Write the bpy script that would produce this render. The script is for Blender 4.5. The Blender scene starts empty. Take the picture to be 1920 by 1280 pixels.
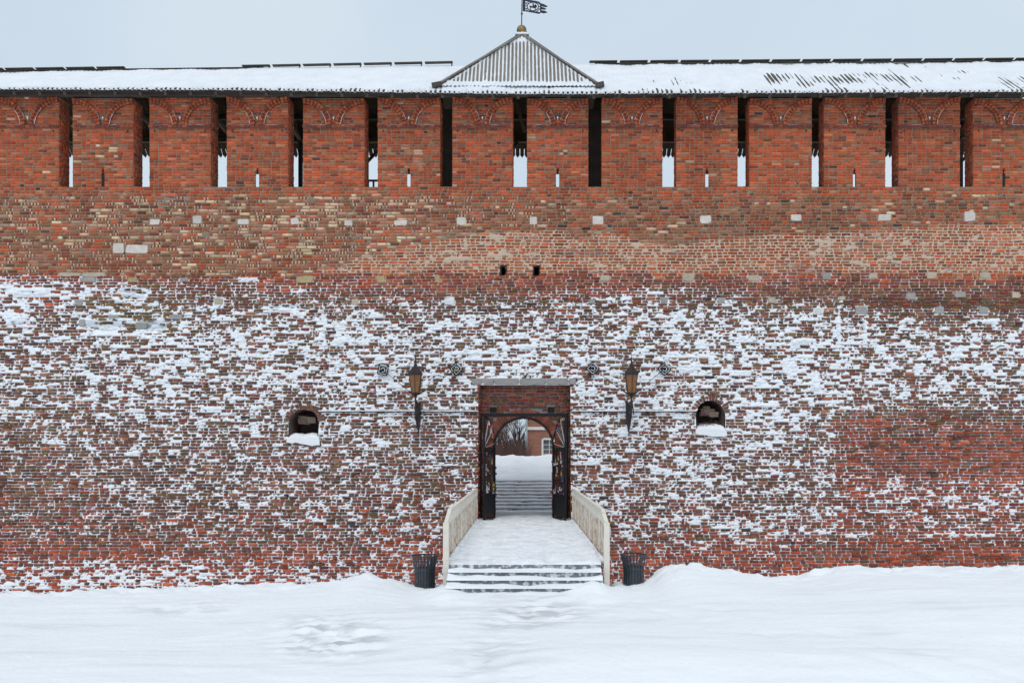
import bpy, bmesh, math, random
import numpy as np
from mathutils import Vector, Matrix
random.seed(7); RS = np.random.RandomState(11)
sc = bpy.context.scene
C = sc.collection
# ------------------------------------------------------------------ camera, sky, sun, exposure
CY, CZ, F = -30.0, 2.24, 1740.0
VX, VY = 985.0, 842.0
cam_d = bpy.data.cameras.new('camera'); cam = bpy.data.objects.new('camera', cam_d); C.objects.link(cam)
cam.location = (0, CY, CZ); cam.rotation_euler = (math.radians(90), 0, 0)
cam_d.sensor_width = 36; cam_d.lens = 36*F/1920
cam_d.shift_x = -25/1920; cam_d.shift_y = 202/1920
cam_d.clip_start = .1; cam_d.clip_end = 3000
sc.camera = cam
w = bpy.data.worlds.new('World'); sc.world = w; w.use_nodes = True
nt = w.node_tree; nt.nodes.clear()
out = nt.nodes.new('ShaderNodeOutputWorld'); bg = nt.nodes.new('ShaderNodeBackground')
sky = nt.nodes.new('ShaderNodeTexSky'); sky.sky_type = 'NISHITA'; sky.sun_disc = False
SUN_EL, SUN_AZ = 62, 190
sky.sun_elevation = math.radians(SUN_EL); sky.sun_rotation = math.radians(SUN_AZ); sky.dust_density = 3
mx = nt.nodes.new('ShaderNodeMix'); mx.data_type = 'RGBA'; mx.inputs[0].default_value = .93
tc = nt.nodes.new('ShaderNodeTexCoord'); nz = nt.nodes.new('ShaderNodeTexNoise'); nz.inputs['Scale'].default_value = 2.2; nz.inputs['Detail'].default_value = 5
cr = nt.nodes.new('ShaderNodeValToRGB')
cr.color_ramp.elements[0].position = .3; cr.color_ramp.elements[0].color = (5.4, 6.5, 7.6, 1)
cr.color_ramp.elements[1].position = .75; cr.color_ramp.elements[1].color = (6.8, 7.7, 8.5, 1)
nt.links.new(tc.outputs['Generated'], nz.inputs['Vector']); nt.links.new(nz.outputs['Fac'], cr.inputs[0])
nt.links.new(sky.outputs[0], mx.inputs[6]); nt.links.new(cr.outputs[0], mx.inputs[7])
nt.links.new(mx.outputs[2], bg.inputs[0]); bg.inputs[1].default_value = .108
nt.links.new(bg.outputs[0], out.inputs[0])
sd = bpy.data.lights.new('sun', 'SUN'); sd.energy = 1.2; sd.angle = math.radians(35); sd.color = (1, .96, .9)
so = bpy.data.objects.new('sun', sd); C.objects.link(so)
el, az = math.radians(SUN_EL), math.radians(SUN_AZ)
dirv = Vector((math.sin(az)*math.cos(el), math.cos(az)*math.cos(el), math.sin(el)))
so.rotation_euler = dirv.to_track_quat('Z', 'Y').to_euler(); so.location = (0, -20, 30)
sc.view_settings.view_transform = 'Standard'; sc.view_settings.look = 'None'
sc.view_settings.exposure = 0.0; sc.view_settings.gamma = 1; sc.view_settings.use_curve_mapping = False

# ------------------------------------------------------------------ helpers
def at(px, py, Y):
    k = (Y-CY)/F
    return ((px-VX)*k, Y, CZ-(py-VY)*k)
BASE = 7.88
def plane(z): return -0.1*np.clip(BASE-z, 0, 12.0)
def topx(x, z):
    k = F/(plane(z)-CY)
    return VX+x*k, VY-(z-CZ)*k
def wall_at(px, py):                       # point of the wall face seen at a pixel
    z = CZ-(py-VY)*30/F
    for _ in range(6): z = CZ-(py-VY)*(float(plane(z))-CY)/F
    Y = float(plane(z)); return (px-VX)*(Y-CY)/F, Y, z
_T = np.random.RandomState(5).rand(64, 512, 512).astype(np.float32) if False else None
def vnoise(x, z, seed):
    rs = np.random.RandomState(seed); T = rs.rand(257, 257).astype(np.float32); T[256] = T[0]; T[:, 256] = T[:, 0]
    xi = np.floor(x).astype(int); zi = np.floor(z).astype(int)
    fx = x-xi; fz = z-zi; fx = fx*fx*(3-2*fx); fz = fz*fz*(3-2*fz)
    a = xi % 256; b = zi % 256
    return (T[a, b]*(1-fx)+T[a+1, b]*fx)*(1-fz)+(T[a, b+1]*(1-fx)+T[a+1, b+1]*fx)*fz
def fbm(x, z, sx, sz, seed, octs=3):
    s = 0; amp = 1; tot = 0
    for o in range(octs):
        s = s+amp*(vnoise(x/sx+13.7*o+seed, z/sz+7.1*o, seed+o)-.5); tot += amp*amp; amp *= .55; sx *= .5; sz *= .5
    return s/(.27*math.sqrt(tot))          # about unit variance
def q(n): return 1/(1+np.exp(-1.7*n))
def tag(o, label=None, cat=None, group=None, kind=None):
    if label: o['label'] = label
    if cat: o['category'] = cat
    if group: o['group'] = group
    if kind: o['kind'] = kind
    return o
def link(name, me, m=None, parent=None):
    o = bpy.data.objects.new(name, me); C.objects.link(o)
    if m and len(me.materials) == 0: me.materials.append(m)
    if parent: o.parent = parent
    return o
def empty(name, loc, label, cat, group=None):
    o = bpy.data.objects.new(name, None); o.location = loc; C.objects.link(o)
    o.empty_display_size = .2
    return tag(o, label, cat, group)
def copy_tree(o, parent=None):
    c = o.copy(); C.objects.link(c)
    if parent: c.parent = parent
    for ch in o.children: copy_tree(ch, c)
    return c
class MB:
    def __init__(s): s.v = []; s.f = []; s.c = []
    def add(s, vs, fs):
        n = len(s.v); s.v += [tuple(p) for p in vs]; s.f += [tuple(i+n for i in f) for f in fs]
    def box(s, x0, x1, y0, y1, z0, z1):
        s.add([(x0,y0,z0),(x1,y0,z0),(x1,y1,z0),(x0,y1,z0),(x0,y0,z1),(x1,y0,z1),(x1,y1,z1),(x0,y1,z1)],
              [(0,3,2,1),(4,5,6,7),(0,1,5,4),(1,2,6,5),(2,3,7,6),(3,0,4,7)])
    def bar(s, a, b, wx, wz, up=(0,0,1)):
        a = Vector(a); b = Vector(b); d = (b-a).normalized(); u = Vector(up)
        r = d.cross(u)
        if r.length < 1e-4: r = d.cross(Vector((1,0,0)))
        r.normalize(); u = r.cross(d).normalized()
        vs = []
        for p in (a, b):
            for sx, sz in ((-1,-1),(1,-1),(1,1),(-1,1)): vs.append(p+r*sx*wx/2+u*sz*wz/2)
        s.add(vs, [(0,1,2,3),(7,6,5,4),(0,4,5,1),(1,5,6,2),(2,6,7,3),(3,7,4,0)])
    def tube(s, pts, r, n=6, cap=True):
        pts = [Vector(p) for p in pts]; rr = r if isinstance(r, (list, tuple)) else [r]*len(pts)
        b = len(s.v)
        ref = Vector((0.13, .21, 1)) if abs((pts[-1]-pts[0]).normalized().z) < .9 else Vector((1, .2, .1))
        for i, p in enumerate(pts):
            d = (pts[min(i+1, len(pts)-1)]-pts[max(i-1, 0)]).normalized()
            u = d.cross(ref).normalized(); v = d.cross(u)
            for k in range(n):
                t = 2*math.pi*k/n; s.v.append(tuple(p+u*math.cos(t)*rr[i]+v*math.sin(t)*rr[i]))
        for i in range(len(pts)-1):
            for k in range(n):
                k2 = (k+1) % n; s.f.append((b+i*n+k, b+(i+1)*n+k, b+(i+1)*n+k2, b+i*n+k2))
        if cap: s.f.append(tuple(b+k for k in range(n))); s.f.append(tuple(b+(len(pts)-1)*n+k for k in reversed(range(n))))
    def lathe(s, prof, n=16, cx=0, cy=0, rot=0, caps=True):
        b = len(s.v)
        for r, z in prof:
            for k in range(n):
                t = 2*math.pi*k/n+rot; s.v.append((cx+r*math.cos(t), cy+r*math.sin(t), z))
        for i in range(len(prof)-1):
            for k in range(n):
                k2 = (k+1) % n; s.f.append((b+i*n+k, b+i*n+k2, b+(i+1)*n+k2, b+(i+1)*n+k))
        if caps: s.f.append(tuple(b+k for k in reversed(range(n)))); s.f.append(tuple(b+(len(prof)-1)*n+k for k in range(n)))
    def extrude(s, pts, y0, y1):           # pts in (x, z); front at y0
        n = len(pts); s.add([(x, y0, z) for x, z in pts]+[(x, y1, z) for x, z in pts],
            [tuple(range(n)), tuple(n+i for i in reversed(range(n)))]+[(i, n+i, n+(i+1) % n, (i+1) % n) for i in range(n)])
    def mesh(s, name):
        me = bpy.data.meshes.new(name); me.from_pydata(s.v, [], s.f); me.update()
        return me
    def build(s, name, m, parent=None, smooth=False, fix=True):
        me = s.mesh(name)
        if fix:
            bm = bmesh.new(); bm.from_mesh(me); bmesh.ops.recalc_face_normals(bm, faces=bm.faces[:]); bm.to_mesh(me); bm.free()
        if smooth:
            me.polygons.foreach_set('use_smooth', [True]*len(me.polygons))
        return link(name, me, m, parent)

# ------------------------------------------------------------------ materials
def mat(name, col, rough=.8, var=.25, scale=3.0, bump=0.0, bscale=40, attr=False, metal=0.0, col2=None, c2scale=2.0, c2pos=(.5, .62), spec=.3, stretch=None, grain=(.08, 120)):
    m = bpy.data.materials.new(name); m.use_nodes = True; n = m.node_tree; L = n.links
    b = n.nodes['Principled BSDF']; b.inputs['Roughness'].default_value = rough; b.inputs['Metallic'].default_value = metal
    b.inputs['Specular IOR Level'].default_value = spec
    g = n.nodes.new('ShaderNodeNewGeometry'); vec = g.outputs['Position']
    if stretch:
        mp = n.nodes.new('ShaderNodeMapping'); mp.inputs['Scale'].default_value = stretch; L.new(vec, mp.inputs[0]); vec = mp.outputs[0]
    def noise(sca, det=4):
        t = n.nodes.new('ShaderNodeTexNoise'); t.inputs['Scale'].default_value = sca; t.inputs['Detail'].default_value = det; L.new(vec, t.inputs['Vector']); return t.outputs['Fac']
    if attr:
        a = n.nodes.new('ShaderNodeAttribute'); a.attribute_name = 'Col'; c = a.outputs['Color']
    else:
        r = n.nodes.new('ShaderNodeRGB'); r.outputs[0].default_value = (*col, 1); c = r.outputs[0]
    if col2:
        rp = n.nodes.new('ShaderNodeValToRGB'); rp.color_ramp.elements[0].position = c2pos[0]; rp.color_ramp.elements[1].position = c2pos[1]
        L.new(noise(c2scale, 6), rp.inputs[0]); mi = n.nodes.new('ShaderNodeMix'); mi.data_type = 'RGBA'
        L.new(rp.outputs[0], mi.inputs[0]); L.new(c, mi.inputs[6]); mi.inputs[7].default_value = (*col2, 1); c = mi.outputs[2]
    def vary(c, sca, amt, det=4):
        mr = n.nodes.new('ShaderNodeMapRange'); mr.inputs[1].default_value = .25; mr.inputs[2].default_value = .75
        mr.inputs[3].default_value = 1-amt; mr.inputs[4].default_value = 1+amt; L.new(noise(sca, det), mr.inputs[0])
        v = n.nodes.new('ShaderNodeVectorMath'); v.operation = 'SCALE'; L.new(c, v.inputs[0]); L.new(mr.outputs[0], v.inputs['Scale']); return v.outputs[0]
    if var: c = vary(c, scale, var)
    if grain[0]: c = vary(c, grain[1], grain[0], 2)
    L.new(c, b.inputs['Base Color'])
    if bump:
        bu = n.nodes.new('ShaderNodeBump'); bu.inputs['Strength'].default_value = 1; bu.inputs['Distance'].default_value = bump
        L.new(noise(bscale, 5), bu.inputs['Height']); L.new(bu.outputs[0], b.inputs['Normal'])
    return m
M_brick = mat('brick', (0,0,0), .9, .22, 5, .006, 60, attr=True, grain=(.22, 45))
M_sheet = mat('mortar_and_snow', (0,0,0), .85, .05, 9, .006, 50, attr=True, grain=(.05, 60))
M_stone = mat('limestone', (0,0,0), .9, .12, 6, .01, 25, attr=True, grain=(.15, 40))
M_snow = mat('snow', (.82,.845,.875), .75, .035, .9, .02, 9, grain=(.03, 60))
M_gsnow = mat('drift_snow', (0,0,0), .75, .02, .9, .02, 9, attr=True, grain=(.03, 60))
M_snowg = mat('trodden_snow', (.80,.83,.87), .75, .06, 1.2, .05, 7, col2=(.62,.65,.69), c2scale=1.8, c2pos=(.50,.72), grain=(.05, 25))
M_roofsnow = mat('roof_snow', (.74,.765,.80), .75, .06, 2, .01, 20)
M_conc = mat('worn_concrete', (.17,.18,.19), .9, .3, 6, .008, 30, col2=(.55,.58,.62), c2scale=9, c2pos=(.5,.6), grain=(.2, 60))
M_wood = mat('weathered_wood', (.20,.175,.15), .85, .3, 2, .004, 60, stretch=(1, .12, .12), col2=(.20,.15,.05), c2scale=3, c2pos=(.62,.75), grain=(.25, 30))
M_dwood = mat('dark_wood', (.075,.065,.055), .85, .3, 3, .004, 50, grain=(.3, 30))
M_uwood = mat('brown_wood', (.12,.085,.05), .85, .3, 3, .004, 50, grain=(.3, 30))
M_beam = mat('grey_beam', (.095,.085,.07), .85, .3, 2, .003, 50, stretch=(.15, 1, 1), grain=(.25, 40))
M_iron = mat('black_iron', (.012,.013,.016), .6, .2, 8, .002, 80, spec=.25)
M_iron2 = mat('lantern_iron', (.03,.022,.022), .6, .3, 8, .002, 80, spec=.4)
M_cream = mat('cream_paint', (.74,.69,.60), .6, .08, 3, .002, 60, col2=(.30,.14,.05), c2scale=9, c2pos=(.66,.74), grain=(.06, 40))
M_rust = mat('rusty_paint', (.64,.57,.47), .7, .1, 3, .003, 60, col2=(.30,.13,.04), c2scale=8, c2pos=(.46,.58), grain=(.1, 40))
M_amber = mat('amber_glass', (.22,.08,.012), .25, .35, 9, 0, attr=False, spec=.6)
M_gold = mat('tarnished_gilding', (.11,.115,.09), .5, .3, 8, .002, 50, metal=.4, col2=(.36,.22,.06), c2scale=5, c2pos=(.45,.6))
M_flag = mat('vane_metal', (.02,.022,.035), .5, .2, 8)
M_dark = mat('dark_interior', (.03,.025,.022), .95, .3, 4, .02, 8)
M_bin = mat('bin_metal', (.035,.045,.055), .45, .2, 8, spec=.5)
M_liner = mat('bin_liner', (.09,.11,.13), .5, .2, 8, spec=.5)
M_branch = mat('bare_branches', (.13,.09,.075), .9, .3, 2)
M_needle = mat('needles', (.03,.05,.03), .8, .4, 6)
M_white = mat('white_paint', (.75,.75,.74), .6, .05, 5)
M_glass = mat('window_glass', (.12,.14,.15), .1, .3, 3, spec=.8)
M_pipe = mat('galvanised_pipe', (.42,.45,.47), .5, .1, 5)
def lockmat(n, c): return mat('painted_'+n, c, .45, .1, 9, spec=.5)
LOCKC = {'red': (.32,.03,.03), 'pink': (.45,.17,.2), 'blue': (.04,.08,.25), 'brass': (.45,.3,.09), 'silver': (.5,.5,.52), 'white': (.7,.7,.72)}
M_lock = {k: lockmat(k, v) for k, v in LOCKC.items()}
m = bpy.data.materials.new('far_brick'); m.use_nodes = True; n_ = m.node_tree
b_ = n_.nodes['Principled BSDF']; b_.inputs['Roughness'].default_value = .9
g_ = n_.nodes.new('ShaderNodeNewGeometry'); sp = n_.nodes.new('ShaderNodeSeparateXYZ'); cb = n_.nodes.new('ShaderNodeCombineXYZ'); ad = n_.nodes.new('ShaderNodeMath')
bt = n_.nodes.new('ShaderNodeTexBrick'); bt.inputs['Scale'].default_value = 1; bt.inputs['Brick Width'].default_value = .26; bt.inputs['Row Height'].default_value = .078
bt.inputs['Mortar Size'].default_value = .007; bt.inputs['Color1'].default_value = (.36,.13,.07,1); bt.inputs['Color2'].default_value = (.26,.085,.05,1); bt.inputs['Mortar'].default_value = (.36,.3,.26,1)
n_.links.new(g_.outputs['Position'], sp.inputs[0]); n_.links.new(sp.outputs[0], ad.inputs[0]); n_.links.new(sp.outputs[1], ad.inputs[1]); n_.links.new(ad.outputs[0], cb.inputs[0]); n_.links.new(sp.outputs[2], cb.inputs[1])
n_.links.new(cb.outputs[0], bt.inputs['Vector']); n_.links.new(bt.outputs[0], b_.inputs['Base Color'])
M_farbrick = m

# ------------------------------------------------------------------ bulk grid and brick meshes
def grid_mesh(name, P, mask=None, col=None, smooth=True, flip=False):
    """P (R, Q, 3); mask (R-1, Q-1) True = keep face."""
    R, Q = P.shape[:2]; idx = np.arange(R*Q).reshape(R, Q)
    a = idx[:-1, :-1]; b = idx[:-1, 1:]; c = idx[1:, 1:]; d = idx[1:, :-1]
    f = np.stack([a, b, c, d] if not flip else [a, d, c, b], -1).reshape(-1, 4)
    if mask is not None: f = f[mask.reshape(-1)]
    me = bpy.data.meshes.new(name)
    me.vertices.add(R*Q); me.vertices.foreach_set('co', P.astype(np.float32).ravel())
    me.loops.add(f.size); me.loops.foreach_set('vertex_index', f.astype(np.int32).ravel())
    me.polygons.add(len(f)); me.polygons.foreach_set('loop_start', np.arange(0, f.size, 4, dtype=np.int32))
    me.polygons.foreach_set('use_smooth', np.full(len(f), smooth))
    if col is not None:
        at_ = me.attributes.new('Col', 'FLOAT_COLOR', 'POINT')
        at_.data.foreach_set('color', np.concatenate([col.reshape(-1, 3), np.ones((R*Q, 1))], 1).astype(np.float32).ravel())
    me.update(); me.validate()
    return me
def bricks_arrays(O, U, N, hw, hh, dep, jit=.004, back=.07):
    """O (n,3) centre of the front face; U, N unit (n,3); hw, hh half sizes; dep offset along N. 16 verts per brick."""
    n = len(O); c = np.minimum(hw, hh)*.42
    a = np.stack([-hw+c, hw-c, hw, hw, hw-c, -hw+c, -hw, -hw], 1)
    b = np.stack([-hh, -hh, -hh+c, hh-c, hh, hh, hh-c, -hh+c], 1)
    a = a+RS.normal(0, 1, a.shape)*jit; b = b+RS.normal(0, 1, b.shape)*jit*.8
    d = np.repeat(dep[:, None], 8, 1)+RS.normal(0, 1, a.shape)*jit*.7+RS.normal(0, 1, (n, 1))*0.6*jit*np.sign(a)
    Z = np.array([0, 0, 1.0])
    front = O[:, None]+U[:, None]*(a*.95)[..., None]+Z*(b*.93)[..., None]+N[:, None]*d[..., None]
    rear = O[:, None]+U[:, None]*a[..., None]+Z*b[..., None]+N[:, None]*(dep[:, None]-back+0*d)[..., None]
    return np.concatenate([front, rear], 1)
_side = [(i, i+8, (i+1) % 8+8, (i+1) % 8) for i in range(8)]
def bricks_mesh(name, V, cols):
    n = len(V); me = bpy.data.meshes.new(name)
    me.vertices.add(n*16); me.vertices.foreach_set('co', V.astype(np.float32).ravel())
    loop = np.array(list(range(8))+[i for s in _side for i in s]); L = (loop[None]+16*np.arange(n)[:, None]).ravel()
    st = np.array([0]+[8+4*i for i in range(8)]); S = (st[None]+40*np.arange(n)[:, None]).ravel()
    me.loops.add(len(L)); me.loops.foreach_set('vertex_index', L.astype(np.int32))
    me.polygons.add(len(S)); me.polygons.foreach_set('loop_start', S.astype(np.int32))
    a = me.attributes.new('Col', 'FLOAT_COLOR', 'POINT')
    cc = np.repeat(np.concatenate([cols, np.ones((n, 1))], 1)[:, None], 16, 1)
    a.data.foreach_set('color', cc.astype(np.float32).ravel())
    me.update(); me.validate()
    return me
# palette (linear albedo)
PAL = np.array([
 (.50,.098,.036),  #0 orange red
 (.27,.073,.042),  #1 dark red
 (.42,.175,.105),    #2 pink buff
 (.66,.43,.28),    #3 cream
 (.19,.080,.045),  #4 brown
 (.20,.105,.045),  #5 olive brown
 (.22,.080,.060),  #6 purple red
 (.09,.055,.05),   #7 near black
 (.47,.155,.070),   #8 light orange
 (.38,.085,.040),  #9 bright red
 (.33,.125,.062)])  #10 dull brown-orange
def W(**k):
    a = np.zeros(11)
    for i, v in k.items(): a[int(i[1:])] = v
    return a/a.sum()
Z_top = W(c0=.74, c1=.11, c2=.04, c3=.004, c8=.14, c7=.004, c10=.08)
Z_topb = W(c0=.36, c1=.12, c2=.34, c3=.05, c10=.13)
Z_ul = W(c3=.24, c2=.27, c10=.2, c0=.12, c1=.10, c4=.05)
Z_ul2 = W(c3=.10, c2=.24, c10=.30, c0=.18, c1=.14, c4=.04)
Z_um = W(c10=.30, c2=.22, c0=.24, c1=.12, c3=.04, c7=.03, c4=.06)
Z_ur = W(c8=.36, c0=.30, c2=.14, c10=.16, c1=.05)
Z_lt = W(c6=.12, c1=.24, c9=.22, c10=.20, c0=.14, c4=.08)
Z_lt2 = W(c6=.14, c1=.30, c4=.38, c7=.04, c5=.14)
Z_lm = W(c5=.30, c4=.32, c6=.12, c1=.12, c10=.12, c7=.02)
Z_ll = W(c4=.40, c5=.12, c1=.26, c6=.08, c10=.12, c7=.02)
Z_red = W(c9=.46, c1=.24, c0=.18, c4=.08, c6=.04)
UBX = [0, 560, 640, 700, 830, 880, 1000, 1130, 1230, 1400, 1920]; UBY = [640, 515, 497, 472, 447, 432, 430, 442, 456, 432, 428]
def zone_colors(px, py, seed=0):
    n = len(px); rs = np.random.RandomState(100+seed)
    wob = fbm(px, py, 90, 30, 31, 3)
    yb = np.interp(px, UBX, UBY)+8*wob
    Wt = np.zeros((n, 11))
    lim = 370+5*wob
    top = py < lim
    up = (~top) & (py < 514+(3+6*np.clip((px-400)/200, 0, 1))*wob)
    Wt[top] = Z_top
    bp = top & (((px > 136) & (px < 250) & (py > 270) & (py < 322)) | ((px > 715) & (px < 825) & (py > 272) & (py < 330)) | ((px > 990) & (px < 1100) & (py > 270) & (py < 290)))
    Wt[bp] = Z_topb
    t = np.clip((px-120+40*wob)/160, 0, 1)[:, None]; s = np.clip((px-780+60*wob)/160, 0, 1)[:, None]
    Wt[up] = ((Z_ul2*(1-t)+Z_ul*t)*(1-s)+Z_um*s)[up]
    ur = up & (py > yb); Wt[ur] = Z_ur
    lo = ~(top | up)
    a = np.clip((py-535+18*wob)/35, 0, 1)[:, None]; dk = np.clip((px-1100)/250, 0, 1)*np.clip((py-530-6*wob)/8, 0, 1) + ((px > 262) & (px < 482) & (py > 530))*.9+((px > 480) & (px < 780) & (py > 545))*.6
    dk = np.clip(dk, 0, 1)[:, None]
    A = Z_lt*(1-dk)+Z_lt2*dk
    b = np.clip((py-800+40*wob)/110, 0, 1)[:, None]
    B = Z_lm*(1-b)+Z_ll*b
    r = np.clip((py-1020+10*wob)/12, 0, 1)
    r = np.maximum(r, np.clip((px-1565+4*wob-np.clip((py-1000)*.6, 0, 40)*-1)/10, 0, 1)*np.clip((py-770+14*wob)/50, 0, 1)*.92)
    r = np.maximum(r, .35*np.clip((py-930)/60, 0, 1))[:, None]
    Lw = (A*(1-a)+B*a)*(1-r)+Z_red*r
    Wt[lo] = Lw[lo]
    cum = np.cumsum(Wt, 1); cum /= cum[:, -1:]
    k = (rs.rand(n, 1) > cum).sum(1)
    c = PAL[np.clip(k, 0, 10)]*np.exp(rs.normal(0, .16, (n, 1)))*np.exp(rs.normal(0, .05, (n, 3)))
    c = c*np.exp(np.where(py < 514, .13, .08)*np.clip(fbm(px, py, 55, 110, 140, 4), -2, 1.2))[:, None]
    # rusty stains on the upper left wall
    for sx, sy, rx, ry in ((180, 492, 28, 9), (240, 500, 40, 9), (500, 508, 22, 6), (120, 480, 10, 3)):
        m = np.exp(-(((px-sx)/rx)**2+((py-sy)/ry)**2))[:, None]; m = np.clip(m*1.4, 0, .9); c = c*(1-m)+np.array((.30, .065, .025))*m
    return np.clip(c*np.where(py > 514, .93, .90)[:, None], .01, .8)
def mortar_color(px, py):
    wob = fbm(px, py, 90, 30, 31, 3); yb = np.interp(px, UBX, UBY)+8*wob
    g = np.array((.27, .20, .14)); cw = np.array((.56, .43, .325)); pk = np.array((.46, .28, .24)); dk = np.array((.20, .16, .14))
    s = np.clip((py-yb)/6, 0, 1)[..., None]; col = g*(1-s)+cw*s
    grey = np.clip(fbm(px, py, 60, 25, 77, 3)-1.0, 0, .8)[..., None]; col = col*(1-grey)+np.array((.26, .24, .22))*grey
    l = np.clip((py-514-(3+6*np.clip((px-400)/200, 0, 1))*wob)/4, 0, 1)[..., None]; l2 = np.clip((py-548-8*wob)/14, 0, 1)[..., None]
    low = pk*(1-l2)+dk*l2
    return col*(1-l)+low*l

# ---- snow density over the lower wall, read off the photograph
GY = [505, 522, 545, 575, 600, 640, 700, 760, 820, 880, 940, 1000, 1040, 1062, 1085, 1120]
GX = [0, 130, 260, 480, 720, 960, 1120, 1260, 1440, 1560, 1700, 1920]
GF = np.array([
 [.00,.00,.00,.00,.00,.00,.00,.00,.00,.00,.00,.00],
 [.40,.20,.16,.14,.10,.04,.05,.04,.02,.01,.01,.01],
 [.56,.50,.22,.22,.16,.08,.22,.22,.08,.05,.05,.04],
 [.55,.50,.34,.38,.34,.30,.40,.40,.32,.28,.12,.12],
 [.58,.50,.50,.52,.50,.48,.50,.50,.52,.45,.24,.30],
 [.56,.52,.56,.56,.56,.60,.56,.58,.62,.58,.50,.58],
 [.50,.46,.52,.54,.60,.64,.58,.58,.62,.62,.58,.60],
 [.42,.42,.44,.50,.50,.50,.50,.56,.58,.54,.34,.36],
 [.34,.36,.40,.44,.42,.36,.46,.52,.54,.36,.12,.12],
 [.24,.28,.34,.38,.38,.30,.44,.52,.52,.20,.12,.14],
 [.20,.26,.32,.36,.38,.32,.44,.46,.42,.36,.48,.44],
 [.20,.24,.26,.30,.34,.34,.38,.42,.38,.20,.26,.24],
 [.14,.14,.16,.20,.26,.30,.26,.24,.22,.10,.10,.10],
 [.42,.48,.52,.50,.34,.30,.22,.20,.20,.10,.12,.14],
 [.52,.56,.58,.56,.46,.40,.30,.30,.30,.20,.2,.2],
 [.40,.42,.5,.5,.4,.4,.4,.4,.4,.4,.4,.4]])
BLOBS = [(248,550,22,9),(190,622,30,10),(283,618,30,11),(540,580,36,7),(706,592,12,7),(1175,566,8,10),(1222,552,18,6),(1275,588,10,12),(300,600,12,5),(470,524,24,4),(560,545,20,3),
 (1530,720,10,14),(640,640,16,8),(1110,730,10,6),(1700,600,14,4),(1610,1003,30,5),(1800,1002,60,3),(985,650,34,7),(60,548,50,8),(30,600,30,10),(1850,602,28,4),(1440,760,24,6),
 (760,566,10,4),(1150,560,8,4),(1500,640,22,7),(880,660,20,6),(1290,690,20,8),(1572,610,6,30),(905,729,6,10)]
def density(px, py):
    xi = np.clip(np.interp(px, GX, np.arange(len(GX))), 0, len(GX)-1.001); yi = np.clip(np.interp(py, GY, np.arange(len(GY))), 0, len(GY)-1.001)
    x0 = xi.astype(int); y0 = yi.astype(int); fx = xi-x0; fy = yi-y0
    f = (GF[y0, x0]*(1-fx)+GF[y0, x0+1]*fx)*(1-fy)+(GF[y0+1, x0]*(1-fx)+GF[y0+1, x0+1]*fx)*fy
    f = np.where((px >= 1566+.1*(py-880)) & (py > 770) & (py < 890), np.minimum(f, .16), f)
    f = np.where((px < 1566) & (px > 1500) & (py > 770) & (py < 1000), np.maximum(f, .46), f)
    f = np.clip((f-.12)*(.77-.06*np.clip((py-760)/80, 0, 1)-.10*np.clip((620-py)/60, 0, 1)*np.clip((px-300)/60, 0, 1)), 0, 1)
    for bx, by, rx, ry in BLOBS:
        f = f+.85*np.exp(-(((px-bx)/rx)**2+((py-by)/ry)**2)**1.5)
    return f
def dent(px, py):                                        # collapsed patch of facing, upper left
    d = .07*np.exp(-(((px-245)/95)**2+((py-592)/42)**2)**1.6)+.16*np.exp(-(((px-285)/36)**2+((py-612)/12)**2)**2)+.14*np.exp(-(((px-192)/34)**2+((py-612)/13)**2)**2)+.14*np.exp(-(((px-248)/22)**2+((py-552)/12)**2)**2)
    return d+.10*np.exp(-(((px-540)/34)**2+((py-577)/9)**2)**2)

# ------------------------------------------------------------------ openings in the wall face
GX0, GX1, GZ1 = wall_at(897, 850)[0], wall_at(1071, 850)[0], wall_at(980, 722)[2]
def niche_geo(px, ytop, yspr, ybot, half):
    x, Y, zs = wall_at(px, yspr); zt = wall_at(px, ytop)[2]; zb = wall_at(px, ybot)[2]; return (x, zs, zt, zb, half/58.8)
NICHES = [niche_geo(570, 767, 790, 822, 27), niche_geo(1332, 750, 774, 806, 25.5)]
HOLES = []
for px, py, hw, hh in ((944, 508, 4, 8), (1006, 508, 4.5, 8)):
    x, Y, z = wall_at(px, py); HOLES.append((x-hw/58, x+hw/58, z-hh/58, z+hh/58))
def row_holes(z, pad=0.0):
    h = []
    if -.02 < z < GZ1+.18*(pad > 0): h.append((GX0, GX1))
    for x, zs, zt, zb, hw in NICHES:
        r = hw+pad; rz = (zt-zs)+pad
        if zb-.01 < z < zs: h.append((x-hw-.02, x+hw+.02)) if not pad else h.append((x-hw-pad*.15, x+hw+pad*.15))
        elif zs <= z < zs+rz: e = r*math.sqrt(max(0, 1-((z-zs)/rz)**2)); h.append((x-e, x+e))
    for x0, x1, z0, z1 in HOLES:
        if z0 < z < z1: h.append((x0, x1))
    return h

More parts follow.
